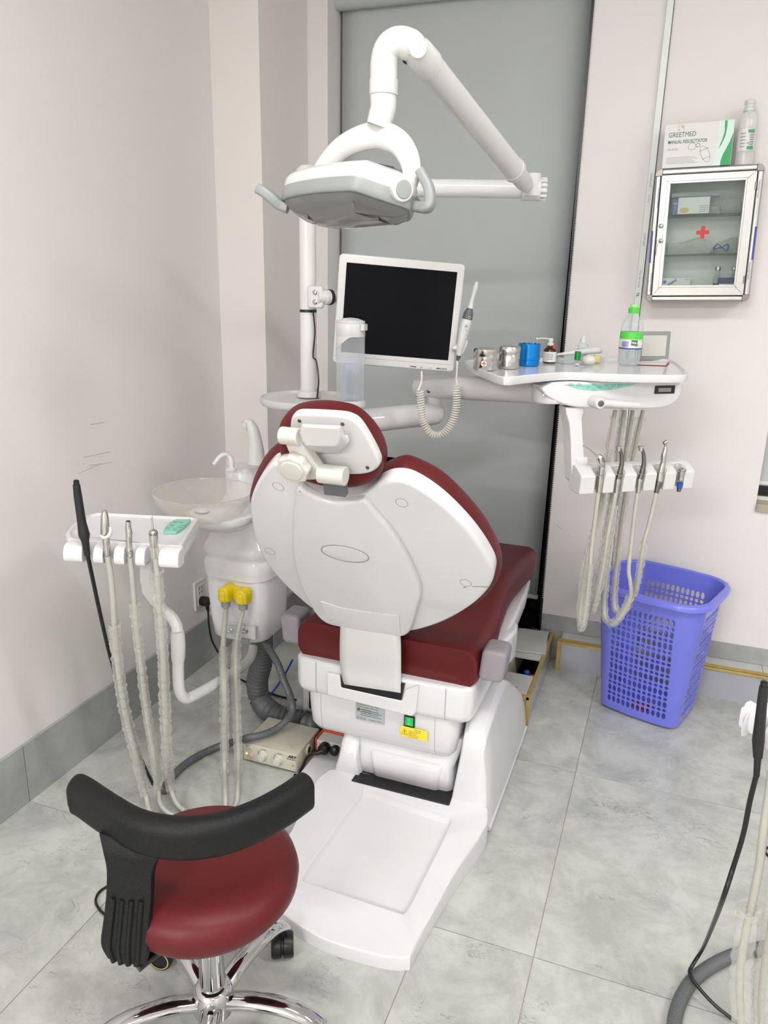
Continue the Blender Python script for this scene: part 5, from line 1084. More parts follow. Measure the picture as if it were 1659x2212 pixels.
part('tail', G().tube([B(229, 1158, Y1_), B(232, 1200, Y1_ - .002)], [.0095, .0072], 14), m_steel, t1)
for k in range(3): part('groove', G().tube([B(230.6, 1189 + k * 4, Y1_ - .001), B(230.8, 1190 + k * 4, Y1_ - .001)], .0082, 12), m_steeld, t1)
P1 = [B(232, 1200, Y1_), B(238, 1235, Y1_ + .005), B(244, 1290, Y1_ + .01), B(247, 1345, Y1_ + .02), B(252, 1410, Y1_ + .04), B(260, 1480, Y1_ + .06), B(275, 1560, Y1_ + .10), B(296, 1640, Y1_ + .14), ZP(314, 1712, .05), ZP(330, 1762, .02), ZP(385, 1802, .016), ZP(455, 1790, .016), ZP(484, 1752, .018), ZP(487, 1712, .05), B(485, 1640, 1.87), B(484, 1490, 1.85), B(482, 1400, 1.96), YN['b']]
part('hose', G().tube(P1, [.0075] * 14 + [.0085, .009, .009, .0085], 12, k=6), m_hose, t1)
film('sleeve', P1[3:9], .0138, t1); film('sleeve', [B(485, 1690, 1.87), B(485, 1640, 1.87), B(484, 1490, 1.85), B(482, 1400, 1.96)], .0125, t1)
t2 = thing('saliva_ejector', 'slim steel saliva ejector handpiece in the assistant tray', 'dental handpiece', B(279, 1160, Y2_))
part('barrel', G().tube([B(277, 1126, Y2_), B(277, 1140, Y2_), B(279, 1152, Y2_), B(279, 1175, Y2_), B(281, 1202, Y2_ - .002)], [.0062, .007, .0082, .0078, .0072], 14, k=2), m_steel, t2)
part('bore', G().tube([B(277, 1126.4, Y2_), B(277, 1124.8, Y2_)], .004, 10), m_blk, t2)
for k in range(3): part('groove', G().tube([B(280, 1190 + k * 4, Y2_ - .001), B(280.2, 1191 + k * 4, Y2_ - .001)], .0086, 12), m_steeld, t2)
P2 = [B(281, 1202, Y2_), B(285, 1240, Y2_ + .005), B(290, 1300, Y2_ + .015), B(297, 1370, Y2_ + .03), B(305, 1440, Y2_ + .05), B(313, 1510, Y2_ + .08), B(325, 1585, Y2_ + .11), B(334, 1640, Y2_ + .13), ZP(342, 1700, .06), ZP(352, 1745, .024), ZP(405, 1772, .016), ZP(470, 1770, .055), ZP(508, 1740, .04), ZP(514, 1700, .06), B(515, 1640, 1.90), B(512, 1560, 1.91), B(509, 1450, 1.92), B(512, 1380, 2.0), YN['a']]
part('hose', G().tube(P2, .0066, 12, k=6), m_hose, t2)
film('sleeve', P2[2:9], .0112, t2); film('sleeve', [B(512, 1680, 1.89), B(515, 1640, 1.90), B(512, 1560, 1.91), B(509, 1450, 1.92), B(512, 1385, 1.995)], .0135, t2)
t3 = thing('assistant_syringe', 'steel air and water syringe wrapped in clear film in the assistant tray', 'dental handpiece', B(331, 1165, Y3_))
part('nozzle', G().tube([B(330, 1146, Y3_), B(329, 1132, Y3_), B(328, 1120, Y3_), B(329.5, 1117, Y3_)], [.0026, .0022, .002, .0016], 8, k=3), m_steel, t3)
part('head', G().ball(B(331, 1152, Y3_), .0115, sc=(1, 1, .95)).tube([B(331, 1153, Y3_), B(334, 1190, Y3_), B(336, 1205, Y3_)], [.0112, .0095, .008], 14), m_steel, t3)
for dx in (-4.5, 4.5): part('button', G().ball(B(331 + dx, 1154, Y3_ - .009), .0042), m_steeld, t3)
P3 = [B(336, 1204, Y3_), B(340, 1250, Y3_ + .005), B(345, 1320, Y3_ + .015), B(351, 1400, Y3_ + .03), B(354, 1470, Y3_ + .05), B(357, 1550, Y3_ + .08), B(361, 1630, Y3_ + .12), ZP(366, 1685, .07), ZP(372, 1712, .045), ZP(384, 1738, .016), ZP(400, 1752, .014)]
part('hose', G().tube(P3, .0072, 12, k=6), m_hose, t3)
film('sleeve', [B(338, 1230, Y3_)] + P3[1:9], .0132, t3); film('grip_film', [B(331.5, 1164, Y3_), B(334, 1190, Y3_), B(336, 1204, Y3_)], .0092, t3, rnd=.04)

# ================================================================ stool
sx, sy = -.765, 1.085
sl_ = thing('dental_stool', 'swivel stool with a round dark red seat, black curved back bar and chrome legs', 'stool', (sx, sy, 0))
zs_ = .455; rs_ = .186
part('seat', G().lathe([(.05, -.092), (rs_ * .72, -.09), (rs_ * .9, -.078), (rs_ * .985, -.056), (rs_, -.034), (rs_ * .97, -.014), (rs_ * .88, 0), (rs_ * .7, .008), (rs_ * .4, .013), (rs_ * .1, .015)], (sx, sy, zs_), n=64), m_red, sl_, sharp=70)
part('seat_plate', G().box((sx - .09, sy - .07, zs_ - .108), (sx + .09, sy + .07, zs_ - .091)), m_blk, sl_, bevel=.004)
part('gas_column', G().lathe([(.0265, 0), (.0265, .25)], (sx, sy, .105), n=28), m_chr, sl_)
part('hub', G().lathe([(.033, -.03), (.042, -.028), (.043, .012), (.041, .022), (.036, .034), (.030, .038)], (sx, sy, .098), n=36), m_chr, sl_)
for k, ang in enumerate((80, 152, 224, 296, 8)):
    a = math.radians(ang); d = V((cos(a), sin(a), 0)); c0 = V((sx, sy, 0))
    P = [c0 + d * .035 + V((0, 0, .098)), c0 + d * .09 + V((0, 0, .112)), c0 + d * .16 + V((0, 0, .115)), c0 + d * .21 + V((0, 0, .104)), c0 + d * .248 + V((0, 0, .080))]
    P = crom(P, 4); sd_ = d.cross(up); R = []
    for i, p in enumerate(P):
        u = i / (len(P) - 1); w_ = .0225 - .003 * u; h_ = .0175 - .005 * u
        R.append([p + sd_ * (w_ * cos(2 * pi * q_ / 16)) + up * (h_ * sin(2 * pi * q_ / 16)) for q_ in range(16)])
    lg_ = part('leg', G().loft(R), m_chr, sl_, sharp=70)
    cc = c0 + d * .238 + V((0, 0, .0303)); ax = (sd_ * .8 + d * .6).normalized()
    cs = part('caster', G().lathe([(.028, -.026), (.030, -.022), (.030, -.004), (.023, -.002), (.023, .002), (.030, .004), (.030, .022), (.028, .026)], cc, ax, 24).tube([cc + V((0, 0, .018)), cc + V((0, 0, .046))], .0095, 12), m_blk, lg_)
    part('caster_ring', G().lathe([(.023, .0262), (.0245, .0266), (.0245, .0272), (.022, .0272)], cc, ax, 24, cap=False).lathe([(.023, -.0262), (.0245, -.0266), (.0245, -.0272), (.022, -.0272)], cc, ax, 24, cap=False), m_tan, cs)
# back bar (curved, padded)
zbk = .625
bp_ = [(150, 1712), (175, 1718), (225, 1752), (285, 1788), (345, 1806), (410, 1810), (480, 1800), (550, 1775), (610, 1743), (655, 1712), (668, 1704)]
C_ = crom([ZP(a, b, zbk) for a, b in bp_], 5); R = []; n = len(C_)
for i, p in enumerate(C_):
    t = (C_[min(i + 1, n - 1)] - C_[max(i - 1, 0)]).normalized(); si = t.cross(up).normalized()
    e = min(i, n - 1 - i); f_ = min(1, .35 + .65 * math.sqrt(min(1, e / 3.5)))
    R.append([p + si * (x * f_) + up * (y * f_) for x, y in rrect(-.024, -.039, .024, .039, .021, 5)])
part('back_bar', G().loft(R), m_pu, sl_, 'black textured foam bar', sharp=60)
# upright with ribs
ups = [((212, 1800), (360, 1836), .608, 1), ((221, 1840), (340, 1860), .585, 1), ((229, 1880), (328, 1892), .55, 1), ((228, 1935), (326, 1945), .50, 1), ((222, 1990), (322, 2000), .45, 1), ((217, 2040), (320, 2052), .405, 1), ((232, 2072), (312, 2086), .375, 1)]
mid_ = ZP(275, 1830, .59); R = []
for L, Rr, z, _ in ups:
    a = ZP(*L, z); b = ZP(*Rr, z); e = (b - a); si = V((e.y, -e.x, 0)).normalized(); 
    R.append([a, a.lerp(b, .5) + si * .006, b, b - si * .018, a.lerp(b, .5) - si * .014, a - si * .018])
R2 = []
for j in range(6): R2.append(crom([r[j] for r in R], 5))
up_ = part('upright', G().loft([[c[i] for c in R2] for i in range(len(R2[0]))]), m_pu, sl_, 'black ribbed back support', bevel=.003)
for u in (.2, .4, .6, .8):
    P = []
    for L, Rr, z, _ in ups[3:]:
        a = ZP(*L, z); b = ZP(*Rr, z); e = (b - a); si = V((e.y, -e.x, 0)).normalized(); P.append(a.lerp(b, u) + si * (.0005 + .004 * (1 - abs(2 * u - 1))))
    part('rib', G().tube(P, .0055, 8, k=4), m_pu, up_)
a = ZP(272, 2078, .375) - V((0, 0, .003)); b = V((sx - .02, sy - .03, zs_ - .11))
bk = V((.03, .035, 0))
part('support_bar', G().loft([[a + V((x, 0, z)) + (b - a) * u + V((0, x * -.5, 0)) for x, z in rrect(-.03, -.008, .03, .008, .006, 3)] for u in (.08, .5, 1)]), m_blk, sl_)
part('lever', G().tube([V((sx - .05, sy - .02, zs_ - .118)), ZP(372, 2030, .335), ZP(348, 2052, .33)], [.008, .006, .005], 10, k=3), m_blk, sl_)
# thin black cable looped on the floor beside the stool
one('floor_cable', G().tube([ZP(245, 1985, .005), ZP(222, 1972, .005), ZP(207, 1950, .005), ZP(212, 1930, .005), ZP(228, 1917, .005), ZP(250, 1905, .005)], .0035, 8, k=6), m_blk, 'thin black cable loop on the floor behind the stool back', 'cable')

# ================================================================ laundry basket with pierced sides
bex = V((.95, -.31, 0)).normalized(); bey = V((-bex.y, bex.x, 0))
fm = ZP(1284, 1527).lerp(ZP(1462, 1580), .5)
HB = .0
bo_ = fm + bey * .118
FK = Fr((bo_.x, bo_.y, 0.0), bex, bey)
HB = PP(1418, 1291, FK(0, -.165, 0), bey).z
bw0, bd0, bw1, bd1 = .150, .112, .196, .165
def ring(u, n_side=(12, 8), off=0.0):                # superellipse-ish rounded rectangle at height fraction u
    w_ = bw0 + (bw1 - bw0) * u + off; d = bd0 + (bd1 - bd0) * u + off
    return w_, d
bkt = thing('laundry_basket', 'tall periwinkle blue plastic laundry basket with pierced oval holes', 'basket', FK(0, 0, 0))
def perim(u, s):                                     # s in 0..1 round the rounded rectangle, starting mid front going right (+x)
    w_, d = ring(u); r = .032 + .045 * u
    segs = [('l', (0, -d), (w_ - r, -d)), ('a', (w_ - r, -d + r), -90), ('l', (w_, -d + r), (w_, d - r)), ('a', (w_ - r, d - r), 0), ('l', (w_ - r, d), (-w_ + r, d)), ('a', (-w_ + r, d - r), 90), ('l', (-w_, d - r), (-w_, -d + r)), ('a', (-w_ + r, -d + r), 180), ('l', (-w_ + r, -d), (0, -d))]
    SH = [0, .14, .18, .32, .36, .64, .68, .82, .86, 1.0]        # fixed share per segment, so columns line up
    for i in range(9):
        if s <= SH[i + 1] + 1e-9:
            t = (s - SH[i]) / (SH[i + 1] - SH[i]); sg = segs[i]
            if sg[0] == 'l': x = sg[1][0] + (sg[2][0] - sg[1][0]) * t; y = sg[1][1] + (sg[2][1] - sg[1][1]) * t
            else: a = math.radians(sg[2] + 90 * t); x = sg[1][0] + r * cos(a); y = sg[1][1] + r * sin(a)
            f = max(0, 1 - (x / w_) ** 2) * (abs(y) / d) ** 2
            return x, y + .014 * f * (1 if y > 0 else -1)
def bpt(u, s, i=0):
    x, y = perim(u, s % 1.0)
    if i: x1, y1 = perim(u, (s + .002) % 1.0); x0, y0 = perim(u, (s - .002) % 1.0); t = V((x1 - x0, y1 - y0)).normalized(); x -= t.y * .0028; y += t.x * .0028
    return FK(x, y, .012 + (HB - .012) * u)
g = G(); LO, SM = .062, .033
rows = []; u = .055
while u < .84:
    rows.append((u, u + LO)); u += LO
    if u < .84: rows.append((u, u + SM)); u += SM
ulast = u
def colset(s0, s1, n): return [(s0 + (s1 - s0) * i / n, s0 + (s1 - s0) * (i + 1) / n) for i in range(n)]
allc = colset(-.136, .136, 12) + colset(.186, .314, 7) + colset(.364, .636, 12) + colset(.686, .814, 7)
edges_s = [(.136, .186), (.314, .364), (.636, .686), (.814, .864)]
def quad(u0, u1, s0, s1):
    for i in (0, 1): g.add([bpt(u0, s0, i), bpt(u0, s1, i), bpt(u1, s1, i), bpt(u1, s0, i)], [(0, 1, 2, 3) if not i else (3, 2, 1, 0)])
def cell(u0, u1, s0, s1):
    N = 16; cu_, cs_ = (u0 + u1) / 2, (s0 + s1) / 2; hu, hs_ = (u1 - u0) / 2, (s1 - s0) / 2; L4 = [[], [], [], []]
    for k in range(N):
        a = 2 * pi * k / N + pi / 4; c, s_ = cos(a), sin(a); m_ = max(abs(c), abs(s_))
        for i in (0, 1):
            L4[i].append(bpt(cu_ + hu * s_ / m_, cs_ + hs_ * c / m_, i)); L4[2 + i].append(bpt(cu_ + hu * .84 * s_, cs_ + hs_ * .72 * c, i))
    vs = L4[0] + L4[1] + L4[2] + L4[3]; fs = []
    for k in range(N):
        l = (k + 1) % N; fs += [(k, l, 2 * N + l, 2 * N + k), (N + k, 3 * N + k, 3 * N + l, N + l), (2 * N + k, 2 * N + l, 3 * N + l, 3 * N + k)]
    g.add(vs, fs)
def band(u0, u1):
    for s0, s1 in allc: quad(u0, u1, s0, s1)
def corners(u0, u1):
    for s0, s1 in edges_s:
        for k in range(8): quad(u0, u1, s0 + (s1 - s0) * k / 8, s0 + (s1 - s0) * (k + 1) / 8)
for u0, u1 in ((0, .02), (.02, .055), (ulast, ulast + .04), (ulast + .04, 1.0)): band(u0, u1); corners(u0, u1)
for u0, u1 in rows:
    for s0, s1 in allc: cell(u0, u1, s0, s1)
    corners(u0, u1)
part('body', g, m_bask, bkt, 'pierced blue wall', sharp=50, weld=.00004, recalc=False)
NB = 80
g = G(); g.loft([[bpt(u_, k / NB) * 1.0 for k in range(NB)] for u_ in (0,)] + [[FK(*[c * .93 for c in perim(0, k / NB)], .004) for k in range(NB)], [FK(*[c * .5 for c in perim(0, k / NB)], .004) for k in range(NB)]])
part('bottom', g, m_bask, bkt, sharp=60)
R = []
for k in range(NB):
    x, y = perim(1, k / NB); d = V((x, y, 0)); L_ = V((x / bw1 ** 2, y / bd1 ** 2, 0)).normalized(); c = FK(x, y, HB); nrm_ = FK.x * L_.x + FK.y * L_.y
    R.append([c + nrm_ * a + up * b for a, b in ((-.003, -.002), (.0, .004), (.008, .005), (.018, .001), (.022, -.008), (.022, -.018), (.019, -.019), (.018, -.009), (.008, -.003), (.0, -.006))])
part('rim', G().loft(R, loop=True, cap=False), m_bask, bkt, sharp=60)
hd_ = FK(-bw1 + .006, 0, HB - .045)
part('handle_hole', G().tube([hd_ + FK.y * (.035 * cos(2 * pi * k / 20)) + up * (.014 * sin(2 * pi * k / 20)) for k in range(20)], .003, 6, closed=True), m_bluep, bkt)
one('red_wrapper', G().loft([[FK(x, y, z) for x, y in ((-.04, -.05), (.02, -.055), (.03, -.02), (-.03, -.01))] for z in (.007, .022)]), m_redp, 'small red wrapper at the bottom of the blue basket', 'wrapper', bevel=.003)
# ================================================================ first aid cabinet on the back wall
ra_ = math.radians(1.7); CD = .115; YF_ = YB - CD - .001
FC = Fr(YP(1521, 503, YF_), (cos(ra_), 0, sin(ra_)), (-sin(ra_), 0, cos(ra_)))
c4 = FC.pts([(1416, 366), (1650, 352), (1621, 655), (1395, 648)])
cx0 = (c4[0][0] + c4[3][0]) / 2; cx1 = (c4[1][0] + c4[2][0]) / 2; cy1 = (c4[0][1] + c4[1][1]) / 2; cy0 = (c4[2][1] + c4[3][1]) / 2
g4 = FC.pts([(1448, 396), (1610, 389), (1586, 616), (1430, 616)])
gx0 = (g4[0][0] + g4[3][0]) / 2; gx1 = (g4[1][0] + g4[2][0]) / 2; gy1 = (g4[0][1] + g4[1][1]) / 2; gy0 = (g4[2][1] + g4[3][1]) / 2
cb_ = thing('first_aid_cabinet', 'silver aluminium first aid cabinet with a red cross on its glass door', 'cabinet', FC((cx0 + cx1) / 2, cy0, -CD / 2))
w_ = .02
# body: rounded profiles round a white box
part('back_panel', G().box((cx0 + .004, cy0 + .004, -CD + .001), (cx1 - .004, cy1 - .004, -CD + .006), FC), m_paper, cb_)
for nm, a, b in (('side_panel', (cx0, cy0 + .018), (cx0 + w_, cy1 - .018)), ('side_panel', (cx1 - w_, cy0 + .018), (cx1, cy1 - .018)), ('top_panel', (cx0 + .018, cy1 - w_), (cx1 - .018, cy1)), ('bottom_panel', (cx0 + .018, cy0), (cx1 - .018, cy0 + w_))):
    part(nm, G().box((*a, -CD + .002), (*b, -.004), FC), m_alu, cb_, bevel=.007)
for x, y in ((cx0, cy0), (cx1, cy0), (cx0, cy1), (cx1, cy1)):
    sx_ = 1 if x == cx0 else -1; sy_2 = 1 if y == cy0 else -1
    pts = [(x + sx_ * .0225, y - sy_2 * .001)] + [(x + sx_ * (.0215 - .0225 * sin(t)), y + sy_2 * (.0215 - .0225 * cos(t))) for t in [pi / 2 * k / 6 for k in range(7)]] + [(x - sx_ * .001, y + sy_2 * .0225), (x + sx_ * .0225, y + sy_2 * .0225)]
    part('corner_cap', G().slab(FC, pts, -CD + .0015, -.001), m_steeld, cb_, 'chrome corner cap', bevel=.004)
dx0, dx1, dy0, dy1 = cx0 + .0215, cx1 - .0215, cy0 + .0215, cy1 - .0215
dr = part('door', G().slab(FC, [(dx0, dy1), (gx0, gy1), (gx1, gy1), (dx1, dy1)], -.016, .0).slab(FC, [(dx0, dy0), (gx0, gy0), (gx1, gy0), (dx1, dy0)], -.016, .0).slab(FC, [(dx0, dy0), (gx0, gy0), (gx0, gy1), (dx0, dy1)], -.016, .0005).slab(FC, [(dx1, dy0), (gx1, gy0), (gx1, gy1), (dx1, dy1)], -.016, .0005), m_alu, cb_, 'aluminium door frame with mitred corners')
for a, b in (((dx0 + gx0) / 2 + .004, 0), ):
    for p0, p1 in (((a, dy0 + .018), (a, dy1 - .018)), ((dx0 + .018, gy0 - .007), (dx1 - .018, gy0 - .007)), ((dx0 + .018, gy1 + .007), (dx1 - .018, gy1 + .007)), ((gx1 + .006, dy0 + .018), (gx1 + .006, dy1 - .018))):
        part('frame_groove', G().tube([FC(*p0, .0007), FC(*p1, .0007)], .0005, 4), m_grey, dr)
for p0, p1 in (((dx0, dy1), (gx0, gy1)), ((dx1, dy1), (gx1, gy1)), ((dx0, dy0), (gx0, gy0)), ((dx1, dy0), (gx1, gy0))): part('mitre_line', G().tube([FC(*p0, .0007), FC(*p1, .0007)], .0005, 4), m_inkg, dr)
part('pane', G().box((gx0 - .002, gy0 - .002, -.010), (gx1 + .002, gy1 + .002, -.007), FC), m_glass, dr, 'clear door glass')
c = FC.px(1518, 502, -.006); cw, cl_ = .0067, .021
part('red_cross', G().box((c[0] - cl_, c[1] - cw, -.0068), (c[0] + cl_, c[1] + cw, -.0062), FC).box((c[0] - cw, c[1] - cl_, -.0068), (c[0] + cw, c[1] + cl_, -.0061), FC), m_redp, dr, 'red cross on the glass')
for y in (488, 520):
    c = FC.px(1428, y); part('lock_knob', G().lathe([(.0085, 0), (.0085, .005), (.0065, .010), (.002, .012)], FC(*c, .0005), FC.z, 20), m_chr, dr)
c = FC.px(1420, 527, .006); kk = part('key', G().tube([FC(c[0] + .004 * cos(t * .52), c[1] + .006 + .007 * sin(t * .52), .008) for t in range(12)], .0006, 5, closed=True).tube([FC(c[0], c[1], .008), FC(c[0] - .003, c[1] - .038, .006)], .0011, 5), m_steel, dr)
for p in ((1632, 401), (1607, 604)):
    c = FC.px(*p); part('hinge', G().box((c[0] - .003, c[1] - .013, -.002), (c[0] + .003, c[1] + .013, .0025), FC), m_steeld, cb_, bevel=.001)
# protective film stickers on the side profiles
for px_, y0, y1 in ((1403, 499, 568), (1632, 489, 561)):
    a = FC.px(px_ + 2, y0); b = FC.px(px_ - 4, y1); x = (cx0 + .005) if px_ < 1500 else (cx1 - .0055)
    part('blue_strip', G().box((x - .003, b[1], -.004), (x + .003, a[1], -.0032), FC), m_inkb, cb_, 'dark blue film strip')
for x, y, s in ((cx0 + .011, cy0 + .10, 'Technology TAIWAN'), (cx0 + .011, cy1 - .06, 'Technology TAIWAN'), (cx1 - .014, cy0 + .13, 'Technology Taiwan'), (cx1 - .014, cy1 - .05, 'Technology Taiwan')):
    text('film_print', s, .0085, Fr(FC(x, y, -.0035), -FC.y, FC.x), 0, 0, .0003, m_inkb, cb_, sx=.85)
for x in (cx0 + .0035, cx1 - .009):
    for y0, y1 in ((cy0 + .03, cy0 + .11), (cy1 - .17, cy1 - .04)): part('film_line', G().box((x - .0004, y0, -.0042), (x + .0004, y1, -.0036), FC), m_inkg, cb_)
# shelves
sh1 = FC.px(1522, 463, -.03)[1]; sh2 = FC.px(1515, 549, -.03)[1]
for y in (sh1, sh2): part('shelf', G().box((dx0 + .001, y - .003, -CD + .0065), (dx1 - .001, y, -.02), FC), m_gedge, cb_, 'clear glass shelf')
part('inner_lining', G().box((dx0 - .001, dy0, -CD + .0065), (dx0 + .0005, dy1, -.018), FC), m_paper, cb_); part('inner_lining', G().box((dx1 - .0005, dy0, -CD + .0065), (dx1 + .001, dy1, -.018), FC), m_paper, cb_)
part('inner_lining', G().box((dx0, dy0 - .001, -CD + .0065), (dx1, dy0 + .0005, -.018), FC), m_paper, cb_); part('inner_lining', G().box((dx0, dy1 - .0005, -CD + .0065), (dx1, dy1 + .001, -.018), FC), m_paper, cb_)
# ---- contents
q0 = FC.px(1448, 463, -.04); q1 = FC.px(1556, 413, -.04)
t = thing('storage_box', 'clear plastic storage box with a blue lid inside the first aid cabinet', 'box', FC((q0[0] + q1[0]) / 2, sh1, -.06))
part('tub', G().pad(FC, rrect(q0[0], sh1 + .0005, q1[0], q1[1] - .014, .006), -.095, -.035, .003, .003), m_pvc, t)
part('lid', G().pad(FC, rrect(q0[0] - .002, q1[1] - .014, q1[0] + .002, q1[1], .004), -.097, -.033, .002, .002), m_milk, t, 'blue tinted clip lid')
part('blue_pack', G().box((q0[0] + .008, sh1 + .003, -.08), (q0[0] + .022, q1[1] - .018, -.045), FC), m_bluep, t)
cdp = part('card', G().box((q0[0] + .023, sh1 + .004, -.0345), (q1[0] - .03, q1[1] - .016, -.0338), FC), m_paper, t, 'white leaflet with a small picture')
part('picture', G().slab(FC, ell(q0[0] + .045, sh1 + .016, .016, .009, 16), -.0338, -.0334), m_tan, cdp)
for k in range(4): part('print_line', G().box((q1[0] - .062, sh1 + .010 + k * .006, -.0338), (q1[0] - .034, sh1 + .0115 + k * .006, -.0334), FC), m_inkg, cdp)
def crumple(name, pts, z0, z1, mat_, lbl, cat):
    P = ccw(pts); cxx = sum(p[0] for p in P) / len(P); cyy = sum(p[1] for p in P) / len(P); R = []; by = min(p[1] for p in P)
    for k, s_ in enumerate((.55, .95, 1.0, .9, .5, .12)):
        z = z0 + (z1 - z0) * k / 5; R.append([FC(cxx + (x - cxx) * s_ + random.uniform(-.002, .002), max(by, cyy + (y - cyy) * s_ + random.uniform(-.002, .002)), z + random.uniform(-.002, .002)) for x, y in P])
    g = G().loft(R); return one(name, g, mat_, lbl, cat, sharp=20)
pk = FC.pts([(1556, 459), (1556, 445), (1563, 432), (1575, 422), (1590, 427), (1603, 426), (1603, 457)], -.05); pk = [(x, max(y, sh1 + .0005)) for x, y in pk]; pk[0] = (pk[0][0], sh1 + .0005); pk[-1] = (pk[-1][0], sh1 + .0005)
crumple('plastic_bag', pk, -.095, -.03, m_film, 'crumpled clear plastic bag beside the storage box in the cabinet', 'bag')
pk = FC.pts([(1438, 548), (1438, 527), (1470, 522), (1495, 516), (1510, 512), (1530, 518), (1540, 527), (1545, 546)], -.05); pk[0] = (pk[0][0], sh2 + .0005); pk[-1] = (pk[-1][0], sh2 + .0005)
crumple('sealed_pouch', pk, -.09, -.035, m_film, 'long clear sealed pouch of tubing on the middle cabinet shelf', 'pouch')
pk = FC.pts([(1530, 546), (1545, 528), (1565, 520), (1580, 513), (1592, 512), (1592, 545)], -.06); pk[0] = (pk[0][0], sh2 + .0005); pk[-1] = (pk[-1][0], sh2 + .0005)
crumple('sealed_pouch', pk, -.10, -.045, m_film, 'clear pouch with coiled blue tubing on the middle cabinet shelf', 'pouch')
g = G(); c = FC.px(1558, 535, -.04); cz = c
P = []
for k in range(60):
    a = k * .42; P.append(FC(cz[0] + .026 * sin(a) * (1 - .2 * (k % 7) / 7), max(sh2 + .003, cz[1] + .009 * sin(2 * a) + .002 * (k % 5) - .002), -.04 + .006 * cos(a * 1.3)))
one('tubing_coil', G().tube(P, .0011, 5, k=3), m_bcab, 'coil of thin blue tubing on the middle cabinet shelf', 'tubing')
fb = dy0 + .0006
for i, (x, lb_) in enumerate(((1549, 'glass vial with a silver cap beside the navy carton in the cabinet'), (1584, 'glass vial with a silver cap at the hinge side of the cabinet'))):
    c = FC.px(x, 600, -.06); yt = FC.px(x, 577, -.06)[1]; r = .0125; h_ = yt - fb; o_ = FC(c[0], fb, -.06)
    t = thing('glass_vial', lb_, 'vial', o_)
    part('glass', G().lathe([(r * .9, 0), (r, .002), (r, h_ * .55), (r * .5, h_ * .82), (r * .5, h_ * .9)], o_, FC.y, 24), m_pvc, t)
    part('cap', G().lathe([(r * .72, h_ * .87), (r * .75, h_ * .88), (r * .75, h_ * .98), (r * .68, h_)], o_, FC.y, 24), m_steel, t)
    part('label_wrap', G().lathe([(r * 1.02, .004), (r * 1.02, h_ * .4)], o_, FC.y, 24, cap=False), m_navy, t)
a = FC.px(1551, 600, -.035); b = FC.px(1592, 616, -.035)
t = thing('medicine_carton', 'navy and white medicine carton in front of the glass vials', 'carton', FC((a[0] + b[0]) / 2, fb, -.035))
part('carton', G().box((a[0], fb, -.045), (b[0], a[1], -.028), FC), m_navy, t)
part('white_panel', G().box((a[0] + .005, fb + .001, -.0279), (b[0] - .012, b[1] + .005, -.0274), FC), m_paper, t)
a = FC.px(1431, 601, -.035); b = FC.px(1490, 616, -.035)
t = thing('medicine_carton', 'white and blue carton at the lock side of the bottom cabinet shelf', 'carton', FC((a[0] + b[0]) / 2, fb, -.05))
part('carton', G().box((a[0], fb, -.085), (b[0], a[1], -.028), FC), m_paper, t, bevel=.001)
part('print_dot', G().slab(FC, ell(a[0] + .009, b[1] + .012, .006, .006, 16), -.028, -.0276), m_bluep, t)
text('print', 'Hebel', .013, Fr(FC(a[0] + .024, b[1] - .002, -.0278), FC.x + FC.y * .7, FC.y - FC.x * .7), 0, 0, 0, m_inkb, t, bold=.0003)
text('print', '100PCS', .0055, FC, b[0] - .02, a[1] - .008, -.0277, m_ink, t)
# ---- on top of the cabinet
bt_ = cy1 + .0022
a = FC.px(1430, 358, -.012); b = FC.px(1578, 353, -.012); hgt_ = FC.px(1440, 268, -.012)[1]
FX = Fr(FC(a[0], bt_, -.012), FC.x, FC.y); bw = b[0] - a[0]; bh = hgt_ - bt_ - .002
t = thing('resuscitator_box', 'white and green manual resuscitator carton on top of the first aid cabinet', 'box', FC((a[0] + b[0]) / 2, bt_, -.05))
part('carton', G().box((0, 0, -.085), (bw, bh, 0), FX), m_paper, t, bevel=.0008, seg=1)
part('pale_panel', G().slab(FX, [(bw * .74, 0), (bw * .98, 0), (bw * .995, bh), (bw * .78, bh), (bw * .79, bh * .6)], 0, .0003), m_greenp, t)
gp = [(bw * .86, bh * .995), (bw * .895, bh * .995), (bw * .90, bh * .85), (bw * .885, bh * .65), (bw * .845, bh * .48), (bw * .80, bh * .36), (bw * .84, bh * .55), (bw * .87, bh * .75)]
part('green_curve', G().slab(FX, gp, .0003, .0005), m_green, t)
gp = [(bw * .995, 0), (bw * .85, 0), (bw * .855, bh * .12), (bw * .875, bh * .24), (bw * .90, bh * .32), (bw * .95, bh * .5), (bw * .995, bh * .72)]
part('green_field', G().slab(FX, gp, .0003, .0005), m_green, t)
text('print', 'GREETMED', bh * .155, FX, bw * .06, bh * .70, .0004, m_greent, t, sx=.83)
text('print', 'MANUAL RESUSCITATOR', bh * .11, FX, bw * .06, bh * .555, .0004, m_greent, t, bold=.0002, sx=.72, shear=.1)
text('print', 'CE 0123', bh * .07, FX, bw * .06, bh * .40, .0004, m_inkg, t)
for k in range(5): part('print_line', G().box((bw * .06, bh * (.10 + .033 * k), 0), (bw * (.52 - .04 * (k % 3)), bh * (.107 + .033 * k), .0003), FX), m_inkg, t)
part('drawing', G().ring(FX, ell(bw * .42, bh * .47, bw * .055, bw * .05, 20), .0004, .0004, 4), m_greent, t)
part('drawing', G().ring(FX, [(bw * .62 + (bw * .055 * cos(q_) - bh * .20 * sin(q_) * .45), bh * .28 + (bh * .2 * sin(q_) * .9 + bw * .055 * cos(q_) * .45)) for q_ in [2 * pi * k / 24 for k in range(24)]], .0004, .0004, 4), m_greent, t)
part('drawing', G().ring(FX, ell(bw * .505, bh * .49, bw * .03, bw * .026, 14), .0004, .0006, 4), m_greent, t)
